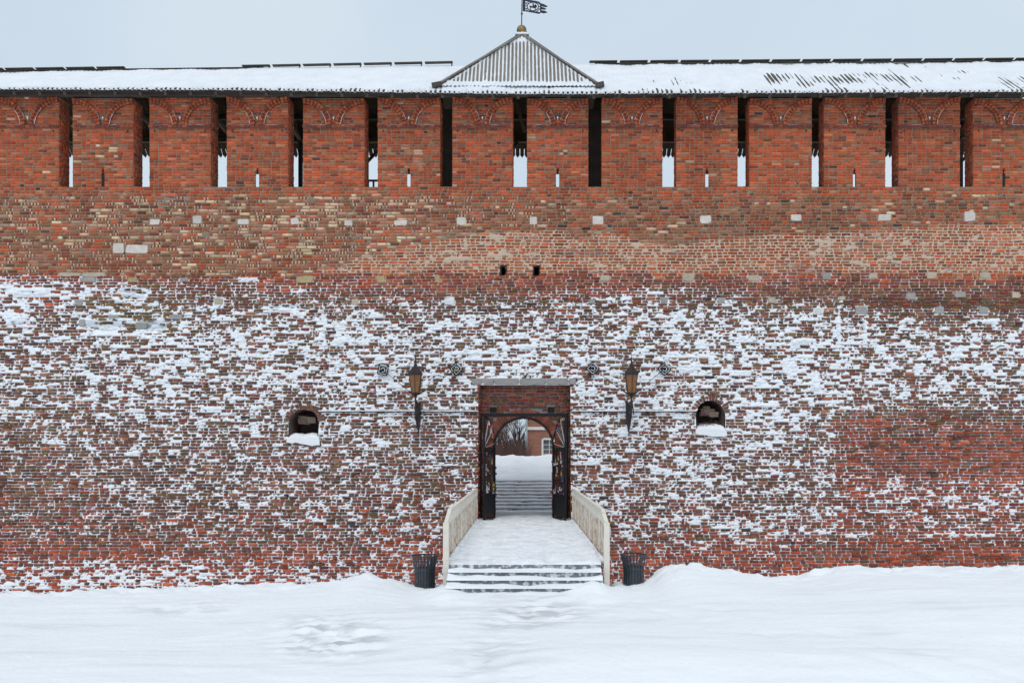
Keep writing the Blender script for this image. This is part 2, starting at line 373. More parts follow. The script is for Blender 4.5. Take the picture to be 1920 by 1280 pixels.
STONES = [(290,416,20,11,0),(370,412,18,16,0),(456,416,22,11,0),(553,415,16,14,0),(653,418,16,11,0),(751,418,26,10,0),(865,415,18,16,0),(1000,414,15,16,0),(1121,413,22,17,0),(1323,411,22,16,0),(1493,408,20,13,0),(1659,408,26,13,0),(1818,406,24,20,0),
 (222,465,22,20,0),(257,467,44,17,0),(130,515,44,9,2),(177,515,46,9,2),(165,524,32,9,1),(250,525,19,11,3),(345,524,16,8,1),(572,524,32,14,3),(714,524,16,14,3),(820,523,9,18,3),(1134,521,18,12,2),(1291,520,22,14,2),(1414,521,22,11,2),
 (1550,518,15,14,1),(1637,517,17,12,2),(1746,516,20,14,2),(1847,516,20,12,2),(147,567,17,11,1),(410,565,17,13,2),(666,566,14,12,2),(212,593,20,7,1),(153,605,12,14,1),(262,610,23,12,1),(330,594,28,10,1),(843,565,19,14,4),
 (1110,565,12,10,1),(1246,563,15,12,1),(1352,563,14,12,1),(1447,563,14,10,2),(1579,559,14,9,2),(1708,555,20,13,1),(1800,553,20,14,1),(1905,553,16,13,2),(1537,584,16,10,4),(1615,582,22,16,1),(1761,582,18,14,1),(1844,582,17,14,1)]
SC = [(.62,.555,.50), (.34,.325,.30), (.48,.41,.31), (.40,.33,.18), (.66,.66,.66)]
stw = []
for px, py, w_, h_, t in STONES:
    x, Y, z = wall_at(px, py); stw.append((x, z, w_/58*.5, h_/58*.5, t))

# ------------------------------------------------------------------ courses of the wall
XL, XR = -18.6, 17.6
def warp(x, z): return .75*(.018*np.sin(x*.55+z*.3)+.012*np.sin(x*1.3+2+z*.9)+.006*np.sin(x*3.1+z*2.2))
rows = []   # (z0, z1, bounds)
z = -2.9; k = 0
while z < 10.70:
    up = z > BASE-.05; h = .0985 if up else .0985*(1+.03*math.sin(k*1.7))
    h = min(h, 10.715-z)
    rows.append([z, z+h]); z += h; k += 1
for r in rows:
    zc = (r[0]+r[1])/2; up = zc > BASE; ps = .58 if not up else .45
    n = 360
    st = RS.rand(n) < ps
    ln = np.where(st, .305, .150)*(1+RS.normal(0, .05, n))+.015
    ln = np.where(RS.rand(n) < .06, ln*.75, ln)
    b = XL-.3*RS.rand()+np.concatenate([[0], np.cumsum(ln)]); b = b[b < XR+.4]
    r += [b, RS.rand(len(b)), RS.rand(len(b))]
rz = np.array([r[0] for r in rows]+[rows[-1][1]])

# the sheet: mortar in the joints, and the snow that clings to the lower, sloping face
dx, dz = .030, .0235
xs = np.arange(XL, XR+dx, dx); zs_ = np.arange(-2.9, 10.72, dz); zs_[-1] = 10.715
Xg, Zg = np.meshgrid(xs, zs_)
PX, PY = topx(Xg, Zg)
ZZ = Zg-warp(Xg, Zg)
K = np.clip(np.searchsorted(rz, ZZ.ravel(), 'right')-1, 0, len(rows)-1).reshape(ZZ.shape)
phase = (ZZ-rz[K])/(rz[K+1]-rz[K])
Rv = np.zeros_like(Xg); Rb = np.zeros_like(Xg)
for i, r in enumerate(rows):
    m_ = K == i
    if m_.any():
        j = np.clip(np.searchsorted(r[2], Xg[m_])-1, 0, len(r[2])-1); Rv[m_] = r[3][j]
del m_
n1 = fbm(Xg, Zg, 1.3, .40, 1, 2); n2 = fbm(Xg, Zg, .24, .08, 5, 2); n3 = fbm(Xg, Zg, .075, .050, 9, 2)
nq = q((n1*.06+n2*.42+n3*1.10)/1.18)
fd = np.clip(density(PX, PY), .002, .995)
# individual bricks are out of line more where much of the snow lies
v = .36*nq+.46*Rv+.16*(1-phase)
v = v-.13*np.clip((phase-.78)/.14, 0, 1)*np.clip(fbm(Xg, Zg, .35, .05, 45, 2)+.6, 0, 1)
T = .475+.165*np.log((1-fd)/fd)/1.7
s = .11*(v-T)
low = np.clip((PY-512-np.clip((PX-400)/200, 0, 1)*10*fbm(PX, PY, 90, 30, 31, 3))/6, 0, 1)
big = np.clip((fd-.72)/.25, 0, 1)
recess = .014+low*(.012+.022*phase)
s = np.maximum(s, -recess)+.0035*n3
s = np.minimum(s, .030+.05*big+.006*n2)
# upper wall: flush mortar, now and then smeared over the bricks
sm = fbm(Xg, Zg, .28, .12, 61, 3)+.5*fbm(Xg, Zg, 1.4, .4, 63, 2)
yb = np.interp(PX, UBX, UBY)
smear = np.clip((sm-1.7+.75*np.clip((PY-yb)/8, 0, 1))*.02, 0, .016)
s = np.where(PY < 512, -.006+.002*n3+smear*1.4, s)
s0 = s
s = np.where((PY >= 512) & (PY < 560), np.maximum(s, -.012+smear), s)
for x, z, hw, hh, t in stw:
    m_ = (np.abs(Xg-x) < hw*.95) & (np.abs(Zg-z) < hh*.95); s[m_] = -.012
D = dent(PX, PY)
D = D*(1+.35*n2)
Y = plane(Zg)+D-s
# colour: snow or mortar
jn = fbm(Xg, Zg, .5, .16, 41, 3)
white_joint = np.clip((fd*3.0+.40*jn-.05), 0, 1)*low
white_joint = np.where(PY > 575, np.maximum(white_joint, np.clip(.80+.5*jn, 0, 1)), white_joint)
under = np.clip((phase-.74)/.10, 0, 1)*np.clip(.35+.8*fbm(Xg, Zg, .30, .06, 43, 2), 0, 1)*np.clip((PY-550)/40, 0, 1)*np.clip(1.15-np.clip((PY-740)/90, 0, 1)*1.1+np.clip((PY-1062)/8, 0, 1), 0, 1)  # snow-free mortar under each course, coloured in as dark shade lines
white_joint = np.where(PX > 560, np.minimum(white_joint, np.clip((PY-520-8*jn-(PX > 1100)*6)/14, .30, 1)+np.clip(jn-.8, 0, .5)), white_joint)
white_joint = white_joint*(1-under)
covered = (s0 > -recess+.010) & (s > -recess+.010)
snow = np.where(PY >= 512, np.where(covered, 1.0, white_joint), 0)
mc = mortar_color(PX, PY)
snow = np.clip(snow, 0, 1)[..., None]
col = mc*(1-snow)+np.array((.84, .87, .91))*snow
P = np.stack([Xg, Y, Zg], -1)
cx = (Xg[:-1, :-1]+Xg[1:, 1:])/2; cz = (Zg[:-1, :-1]+Zg[1:, 1:])/2
keep = np.ones(cx.shape, bool)
for i in range(cx.shape[0]):
    for a, b in row_holes(cz[i, 0]): keep[i] &= ~((cx[i] > a) & (cx[i] < b))
wall = empty('fortress_wall', (0, 0, -2.9), 'tall brick fortress wall patched with clinging snow, crowned by swallowtail battlements and pierced by the arched gate', 'wall')
def W_(o): o.parent = wall; o.matrix_parent_inverse = wall.matrix_world.inverted(); o.location = (o.location[0], o.location[1], o.location[2]); return o
wall.location = (0, 0, 0)
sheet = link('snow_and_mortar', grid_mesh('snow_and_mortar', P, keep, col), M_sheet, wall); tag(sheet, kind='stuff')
del P, col, mc

# ------------------------------------------------------------------ the bricks
cen, hwv, hhv, depv, bad = [], [], [], [], []
def stone_hit(x0, x1, zc):
    for x, z, hw, hh, t in stw:
        if abs(z-zc) < hh*.9 and x0 < x+hw*.8 and x1 > x-hw*.8: return (x-hw, x+hw)
    return None
for i, r in enumerate(rows):
    z0, z1, b, rr, rr2 = r; zc = (z0+z1)/2; hz = (z1-z0)/2-(.0072 if zc > BASE else .0118)
    hs = row_holes(zc, .23)
    for j in range(len(b)-1):
        ivs = [(b[j]+.008, b[j+1]-.008)]
        for h in hs:
            nv = []
            for a, e in ivs:
                if e <= h[0] or a >= h[1]: nv.append((a, e)); continue
                if a < h[0]: nv.append((a, h[0]+random.uniform(-.04, .03)))
                if e > h[1]: nv.append((h[1]+random.uniform(-.03, .04), e))
            ivs = nv
        for a, e in ivs:
            sh = stone_hit(a, e, zc)
            if sh:
                if a < sh[0]-.04: e = sh[0]-.01
                elif e > sh[1]+.04: a = sh[1]+.01
                else: continue
            if e-a < .045: continue
            xm = (a+e)/2; cen.append((xm, zc+float(warp(xm, zc)))); hwv.append((e-a)/2); hhv.append(hz); depv.append((rr[j], rr2[j]))
cen = np.array(cen); hwv = np.array(hwv); hhv = np.array(hhv); depv = np.array(depv)
bpx, bpy_ = topx(cen[:, 0], cen[:, 1])
fb = np.clip(density(bpx, bpy_), 0, 1)
lowb = bpy_ > 512
dn = dent(bpx, bpy_)
kill = (dn > .09) & (RS.rand(len(cen)) < .45) | (dn > .19)
dep = np.where(lowb, .016-.040*depv[:, 0]*np.clip(fb*2.2, .15, 1)+.010*(depv[:, 1]-.5), .006*(depv[:, 1]-.5))
O = np.stack([cen[:, 0], plane(cen[:, 1])+dn, cen[:, 1]], 1)
U = np.tile((1.0, 0, 0), (len(O), 1)); N = np.tile((0, -1.0, 0), (len(O), 1))
bc = zone_colors(bpx, bpy_)
olive = np.clip(dn*10, 0, .8)[:, None]; bc = bc*(1-olive)+np.array((.21, .13, .045))*np.exp(RS.normal(0, .2, (len(O), 1)))*olive
jit = np.where(lowb, .0065, .0028)
jit = jit+np.clip(dn, 0, .2)*.06
tri = (hwv < .085) & (bpy_ > 368) & (bpy_ < np.minimum(512, np.interp(bpx, UBX, UBY)-6)) & (bpx < 960+120*RS.rand(len(O))) & (RS.rand(len(O)) < .5)
ti = np.where(tri)[0]; lt = np.array((.62, .40, .26)); dr = np.array((.25, .06, .035)); addO, addc = [], []
for i_ in ti:
    flip_ = random.random() < .35
    for s_ in (-1, 1):
        o_ = O[i_].copy(); o_[0] += s_*.050; addO.append(o_); addc.append((lt if flip_ else dr)*random.uniform(.75, 1.2))
    bc[i_] = (dr if flip_ else lt)*random.uniform(.8, 1.15)
hwv[ti] = .026
na = len(addO); O = np.concatenate([O, np.array(addO)]); bc = np.concatenate([bc, np.array(addc)]); hwv = np.concatenate([hwv, np.full(na, .019)]); r2 = np.repeat(ti, 2)
U = np.concatenate([U, U[:na]]); N = np.concatenate([N, N[:na]]); hhv = np.concatenate([hhv, hhv[r2]]); dep = np.concatenate([dep, dep[r2]]); jit = np.concatenate([jit, jit[r2]*.6]); fb = np.concatenate([fb, fb[r2]])
bpx = np.concatenate([bpx, bpx[r2]]); bpy_ = np.concatenate([bpy_, bpy_[r2]]); kill = np.concatenate([kill, kill[r2]]); lowb = bpy_ > 512; depv = np.concatenate([depv, depv[r2]])
hw2 = hwv*np.where(lowb, 1-.10*RS.rand(len(O)), 1)
_ybr = np.interp(bpx, UBX, UBY)
urz = (bpy_ > _ybr-4) & (bpy_ < 514); hhv = hhv-.0055*urz; hw2 = hw2-.005*urz
V = bricks_arrays(O, U, N, hw2, hhv, dep, jit=(jit+.002*urz)[:, None])
V = V[~kill]; bcK = bc[~kill]; fK = fb[~kill]; pK = np.stack([bpx, bpy_], 1)[~kill]; hK = hwv[~kill]; cK = O[~kill]; dK = depv[~kill, 0]
# the 300-brick share: bare, full-size bricks nearest the gate
score = hK*10-fK*1.5-dK*1.2-np.hypot((pK[:, 0]-985)/700, (pK[:, 1]-900)/300)
score[(hK < .12) | (pK[:, 1] > 1060)] = -99
N_IND = 110
ind = np.argsort(-score)[:N_IND]; rest = np.ones(len(V), bool); rest[ind] = False
bw = link('brickwork', bricks_mesh('brickwork', V[rest], bcK[rest]), M_brick, wall); tag(bw, kind='stuff')
def single_brick(Vb, c, parent=wall, name='brick'):
    o_ = Vb.mean(0); me = bricks_mesh(name, (Vb-o_)[None], c[None]); b = link(name, me, M_brick, parent); b.location = o_; return b
for i in ind: single_brick(V[i], bcK[i])

def bricks_on(O, U, N, hw, hh, dep, col, jit=.003):
    return bricks_arrays(np.array(O, float), np.array(U, float), np.array(N, float), np.array(hw), np.array(hh), np.array(dep), jit=jit), np.array(col)

# white and grey stone blocks let into the brickwork
def blob_block(w, h, d, seed, rough=.08, n=14):
    rs = random.Random(seed); mb = MB(); pts = []
    for k in range(n):
        t = 2*math.pi*(k+.5)/n; c, s_ = math.cos(t), math.sin(t); p = .28
        pts.append((w/2*math.copysign(abs(c)**p, c)*(1+rs.uniform(-rough, rough*.4)), h/2*math.copysign(abs(s_)**p, s_)*(1+rs.uniform(-rough, rough*.4))))
    nn = len(pts)
    vs = [(x, .06, z) for x, z in pts]+[(x*.98, -d+.012, z*.97) for x, z in pts]+[(x*.9, -d+rs.uniform(-.004, .004), z*.86) for x, z in pts]
    fs = [(i, (i+1) % nn, nn+(i+1) % nn, nn+i) for i in range(nn)]+[(nn+i, nn+(i+1) % nn, 2*nn+(i+1) % nn, 2*nn+i) for i in range(nn)]+[tuple(2*nn+i for i in range(nn))]
    mb.add(vs, fs); return mb
def setcol(me, c):
    a = me.attributes.new('Col', 'FLOAT_COLOR', 'POINT'); a.data.foreach_set('color', list((*c, 1))*len(me.vertices))
for i, (x, z, hw, hh, t) in enumerate(stw):
    px, py = topx(x, z); mb = blob_block(hw*2, hh*2, .012 if py < 512 else .022, i, (.16 if i % 3 else .28) if t != 0 else (.10 if i % 3 else .22))
    o = mb.build('stone_block', M_stone, wall); o.location = (x, float(plane(z))+float(dent(px, py))*.6, z)
    k = random.uniform(.88, 1.1); setcol(o.data, tuple(min(.8, q_*k) for q_ in SC[t]))
# slab lintel over the gate recess
for a, b in ((884, 905), (906, 926), (927, 973), (974, 1024), (1025, 1066), (1067, 1080)):
    x0, Y0, z0 = wall_at(a, 721); x1 = wall_at(b, 721)[0]; z1 = wall_at(a, 709)[2]
    mb = blob_block(x1-x0, z1-z0-.02*random.random(), .055, a, .03, 18); o = mb.build('lintel_stone', M_stone, wall)
    o.location = ((x0+x1)/2, Y0, (z0+z1)/2); setcol(o.data, (.27+.05*random.random(), .28, .27))

# ------------------------------------------------------------------ gate recess, arch and passage
RY = .1                                                   # recess back plane
AR, ASZ = .975, 2.30; ACX = at(982, 842, RY)[0]
AZ = at(0, 782, RY)[2]
def arch_pts(cx, hw, spr, top, bot, n=20):
    p = [(cx-hw, bot)]
    for k in range(n+1):
        t = math.pi-math.pi*k/n; p.append((cx+hw*math.cos(t), spr+(top-spr)*math.sin(t)))
    return p+[(cx+hw, bot)]
# core of the wall with the vaulted passage through it
core = MB(); ap = arch_pts(ACX, 1.35, 2.3, 3.6, -.1)
pts = [(XL-.5, -3.0), (ACX-1.35, -3.0)]+ap+[(ACX+1.35, -3.0), (XR+.5, -3.0), (XR+.5, 10.60), (XL-.5, 10.60)]
n_ = len(pts); Yc0, Yc1 = 1.5, 4.4
bm = bmesh.new(); f0 = [bm.verts.new((x, Yc0, z)) for x, z in pts]; f1 = [bm.verts.new((x, Yc1, z)) for x, z in pts]
bm.faces.new(f0); bm.faces.new(list(reversed(f1)))
for i in range(n_): bm.faces.new((f0[i], f1[i], f1[(i+1) % n_], f0[(i+1) % n_]))
bm.normal_update(); bmesh.ops.triangulate(bm, faces=[f for f in bm.faces if len(f.verts) > 4]); bmesh.ops.recalc_face_normals(bm, faces=bm.faces[:])
me = bpy.data.meshes.new('wall_core'); bm.to_mesh(me); bm.free(); setcol(me, (.17, .09, .07)); link('wall_core', me, M_stone, wall)
mb = MB(); mb.box(XL-.3, XR+.3, .04, 1.5, 10.42, 10.66); o = mb.build('walkway_bed', M_dark, wall)
# recess back panel with arch hole (mortar), front arch 1.4 m deep
panel = MB(); ap = arch_pts(ACX, AR, ASZ, AZ, -.6, 24); Y0 = RY
pts = [(GX0-.15, -.6)]+ap+[(GX1+.15, -.6), (GX1+.15, GZ1+.2), (GX0-.15, GZ1+.2)]
bm = bmesh.new(); n_ = len(pts); f0 = [bm.verts.new((x, RY, z)) for x, z in pts]; f1 = [bm.verts.new((x, RY+1.4, z)) for x, z in pts]
bm.faces.new(f0); bm.faces.new(list(reversed(f1)))
for i in range(n_): bm.faces.new((f0[i], f1[i], f1[(i+1) % n_], f0[(i+1) % n_]))
bm.normal_update(); bmesh.ops.triangulate(bm, faces=[f for f in bm.faces if len(f.verts) > 4]); bmesh.ops.recalc_face_normals(bm, faces=bm.faces[:])
me = bpy.data.meshes.new('gate_arch'); bm.to_mesh(me); bm.free(); setcol(me, (.30, .26, .25)); panel_o = link('gate_arch', me, M_stone, wall)
# individually built bricks of the panel
pal2 = [(.33,.08,.045), (.28,.06,.04), (.22,.09,.055), (.36,.13,.07), (.20,.10,.05), (.25,.07,.06)]
z = .02; nb = 0
pho = [(at(925, 768, RY)[0], at(0, 768, RY)[2]), (at(1033, 768, RY)[0], at(0, 768, RY)[2])]
while z < GZ1+.02:
    x = GX0-.05-random.random()*.2
    while x < GX1+.02:
        L = random.choice((.3, .3, .155)); x0, x1 = x+.008, x+L-.008; x += L; zc = z+.049
        x1 = min(x1, GX1+.05); xm = (x0+x1)/2
        if x1-x0 < .05: continue
        e = ((xm-ACX)/(AR+.33))**2+(max(zc-ASZ, 0)/(AZ-ASZ+.33))**2
        if zc < ASZ:
            if abs(xm-ACX) < AR+.02:
                continue
        elif e < 1: continue
        skip = False
        for hx, hz in pho:
            if abs(zc-hz) < .125 and x1 > hx-.115 and x0 < hx+.115:
                if x0 < hx-.16: x1 = hx-.12
                elif x1 > hx+.16: x0 = hx+.12
                else: skip = True
        if skip or x1-x0 < .04: continue
        xm = (x0+x1)/2
        c = np.array(random.choice(pal2))*random.uniform(.8, 1.2)
        Vb = bricks_arrays(np.array([(xm, RY, zc)]), np.array([(1., 0, 0)]), np.array([(0, -1., 0)]), np.array([(x1-x0)/2]), np.array([.041]), np.array([.03+random.uniform(-.012, .014)]), jit=.006)[0]
        single_brick(Vb, c); nb += 1
    z += .0985
for hx, hz in pho:
    mb = MB(); mb.box(hx-.11, hx+.11, RY-.035, RY-.005, hz-.09, hz+.09); o = mb.build('socket_shade', M_dark, wall)  # dark block flush with the bricks, stands for shade inside the socket
# voussoirs round the arch
nv = 36
for ring, (r0, r1) in enumerate(((.0, .27),)):
    for k in range(nv):
        t = math.pi*(k+.5)/nv; a0 = math.pi*k/nv+.008; a1 = math.pi*(k+1)/nv-.008; H = AZ-ASZ
        def pt(r, t): return (ACX+(AR+r)*math.cos(t), ASZ+(H+r)*math.sin(t))
        rr1 = r1+random.uniform(-.03, .03)
        p = [pt(.01, a0), pt(rr1, a0), pt(rr1, a1), pt(.01, a1)]
        mb = MB(); d = .03+random.uniform(-.01, .015)
        mb.extrude(p, RY-d, RY+.05); o = mb.build('voussoir', M_brick, wall); setcol(o.data, np.array(random.choice([(.36,.10,.05), (.30,.08,.045), (.38,.15,.08), (.24,.09,.06)]))*random.uniform(.85, 1.15))
# soffit bricks of the front arch
mb = MB(); cols = []
H = AZ-ASZ
for k in range(46):
    if True:
        t0 = math.pi*k/46+.006; t1 = math.pi*(k+1)/46-.006; y = RY+random.uniform(0, .1)
        while y < RY+1.38:
            L = random.choice((.14, .28)); y1 = min(y+L-.012, RY+1.39); d = random.uniform(.008, .03)
            if y1-y > .04:
                P4 = [(ACX+(AR-q_)*math.cos(t), ASZ+(H-q_)*math.sin(t)) for q_, t in ((-.01, t0), (d, t0), (d, t1), (-.01, t1))]
                vs = [(x, y, z) for x, z in P4]+[(x, y1, z) for x, z in P4]
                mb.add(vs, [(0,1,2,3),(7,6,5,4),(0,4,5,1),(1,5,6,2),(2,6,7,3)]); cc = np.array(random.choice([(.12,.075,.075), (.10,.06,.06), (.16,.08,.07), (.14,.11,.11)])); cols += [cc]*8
            y += L
for sgn in (-1, 1):
    z = 0
    while z < ASZ:
        y = RY+random.uniform(0, .1)
        while y < RY+1.38:
            L = random.choice((.15, .3)); y1 = min(y+L-.014, RY+1.39); d = random.uniform(.008, .03)
            if y1-y > .04:
                xa, xb = ACX+sgn*(AR+.01), ACX+sgn*(AR-d); n0 = len(mb.v); mb.box(min(xa, xb), max(xa, xb), y, y1, z+.008, z+.090)
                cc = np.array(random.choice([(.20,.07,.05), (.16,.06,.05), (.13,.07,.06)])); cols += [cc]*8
            y += L
        z += .0985
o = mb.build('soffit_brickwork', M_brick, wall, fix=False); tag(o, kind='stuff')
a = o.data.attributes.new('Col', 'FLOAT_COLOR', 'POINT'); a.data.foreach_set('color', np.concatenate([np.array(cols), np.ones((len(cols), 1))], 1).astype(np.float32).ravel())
# side reveals of the recess: brick faces turned towards the passage
O, U, N, hw, hh, dp, cc = [], [], [], [], [], [], []
mbk = MB()
for sgn, gx in ((1, GX0), (-1, GX1)):
    mbk.box(gx-.2 if sgn > 0 else gx+.015, gx-.015 if sgn > 0 else gx+.2, -.30, RY+.01, -.6, GZ1+.1)
    z = 0
    while z < GZ1-.02:
        yp = float(plane(z)); y = yp+.05-random.random()*.12
        while y < RY:
            L = random.choice((.3, .15)); 
            if True:
                y1 = min(y+L, RY); 
                if y1-y > .05 and y1 > yp+.02:
                    O.append((gx, (max(y, yp-.03)+y1)/2, z+.049)); U.append((0, sgn*1., 0)); N.append((sgn*1., 0, 0)); hw.append((y1-max(y, yp-.03))/2-.006); hh.append(.041)
                    dp.append(random.uniform(-.005, .05 if y < yp+.1 else .015)); cc.append(np.array(random.choice(pal2))*random.uniform(.6, 1.1))
            y += L
        z += .0985
Vr, cr_ = bricks_on(O, U, N, hw, hh, dp, cc, .005)
o = link('reveal_brickwork', bricks_mesh('reveal_brickwork', Vr, cr_), M_brick, wall); tag(o, kind='stuff')
o = mbk.build('recess_side', M_stone, wall); setcol(o.data, (.3, .27, .26))
mb = MB(); mb.box(GX0-.1, GX1+.1, float(plane(GZ1))+.06, RY+.02, GZ1+.01, GZ1+.2); o = mb.build('lintel_soffit', M_stone, wall); setcol(o.data, (.25, .22, .2))
# putlog slots high over the gate
for x0, x1, z0, z1 in HOLES:
    mb = MB(); t = .05
    mb.box(x0-t, x0, .0, .6, z0-t, z1+t); mb.box(x1, x1+t, .0, .6, z0-t, z1+t); mb.box(x0, x1, .0, .6, z1, z1+t); mb.box(x0, x1, .0, .6, z0-t, z0); mb.box(x0, x1, .55, .6, z0, z1)
    mb.build('slot_lining', M_dark, wall)
# the two arched niches
def niche(nc, idx):
    x, zs, zt, zb, hw = nc; pts = [(a+random.uniform(-.018, .018), b+random.uniform(-.015, .015)) for a, b in arch_pts(x, hw, zs, zt, zb, 16)]; mb = MB(); n = len(pts)
    fr = [(a, float(plane(b))-.005, b) for a, b in pts]; bk = [(x+(a-x)*.86, .75, zb+(b-zb)*.92+.0) for a, b in pts]
    mb.add(fr+bk, [(i, n+i, n+(i+1) % n, (i+1) % n) for i in range(n)]+[tuple(n+i for i in range(n))])
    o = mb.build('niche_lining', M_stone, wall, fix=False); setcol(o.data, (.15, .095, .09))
    for k in range(15):
        a0 = math.pi*k/15+.02; a1 = math.pi*(k+1)/15-.02; H = zt-zs; L = .19+random.uniform(-.07, .04)
        P4 = [(x+(hw+r)*math.cos(t), zs+(H+r)*math.sin(t)) for r, t in ((.0, a0), (L, a0), (L, a1), (.0, a1))]
        m2 = MB(); tm = (a0+a1)/2; yy = float(plane(zs+H*math.sin(tm)))-.008-random.uniform(0, .012); m2.extrude(P4, yy, yy+.3)
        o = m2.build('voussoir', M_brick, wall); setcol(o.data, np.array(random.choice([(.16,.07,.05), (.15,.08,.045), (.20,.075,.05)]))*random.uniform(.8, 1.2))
    # stones lodged inside
    for k in range(5):
        bw_ = random.uniform(.25, .42); bl = blob_block(bw_, .2, .25, 700+idx*9+k, .28, 9); ob = bl.build('niche_stone', M_stone, wall)
        ob.location = (x+random.uniform(-.2, .2), -.05+random.uniform(-.05, .1), zs+.02+.1*(k % 2)+random.uniform(-.06, .04)); setcol(ob.data, [(.20,.16,.11), (.13,.085,.07), (.17,.13,.10)][k % 3])
    # snow bank on the sill
    R, Q = 18, 26; uu = np.linspace(-1, 1, Q); vv = np.linspace(0, 1, R); Ug, Vg = np.meshgrid(uu, vv)
    yy = -.05-.62*Vg+float(plane(zb))*.35; 
    edge = 1-np.abs(Ug)**4
    zz = zb+.19*np.sqrt(np.clip(edge, 0, 1))*(1-Vg**3)+.03*fbm(Ug*.4+idx*5, Vg, .2, .4, 91, 2)*edge-.17*np.clip(Vg-.55, 0, 1)/.45*(1+.3*np.sin(Ug*2+idx))
    yy = .1+(float(plane(zb))-.07-.1)*np.minimum(Vg/.7, 1)-.05*np.clip(Vg-.7, 0, 1)
    Pp = np.stack([x+Ug*(hw+.04+.03*Vg), yy, zz], -1); o = link('sill_snow', grid_mesh('sill_snow', Pp, flip=True), M_snow, wall)
niche(NICHES[0], 0); niche(NICHES[1], 1)
# dry twigs of a nest in the right niche
mb = MB(); x, zs, zt, zb, hw = NICHES[1]
for k in range(26):
    a = Vector((x+random.uniform(-.3, .3), -.35+random.uniform(-.15, .15), zb+.12+random.uniform(0, .05))); d = Vector((random.uniform(-.25, .25), random.uniform(-.1, .1), random.uniform(.02, .22)))
    mb.tube([a, a+d*.5+Vector((0, 0, .03)), a+d], .006, 3, False)
o = mb.build('dry_twigs', M_branch); tag(o, 'tangle of dry brown twigs lying in the right arched niche', 'twigs')

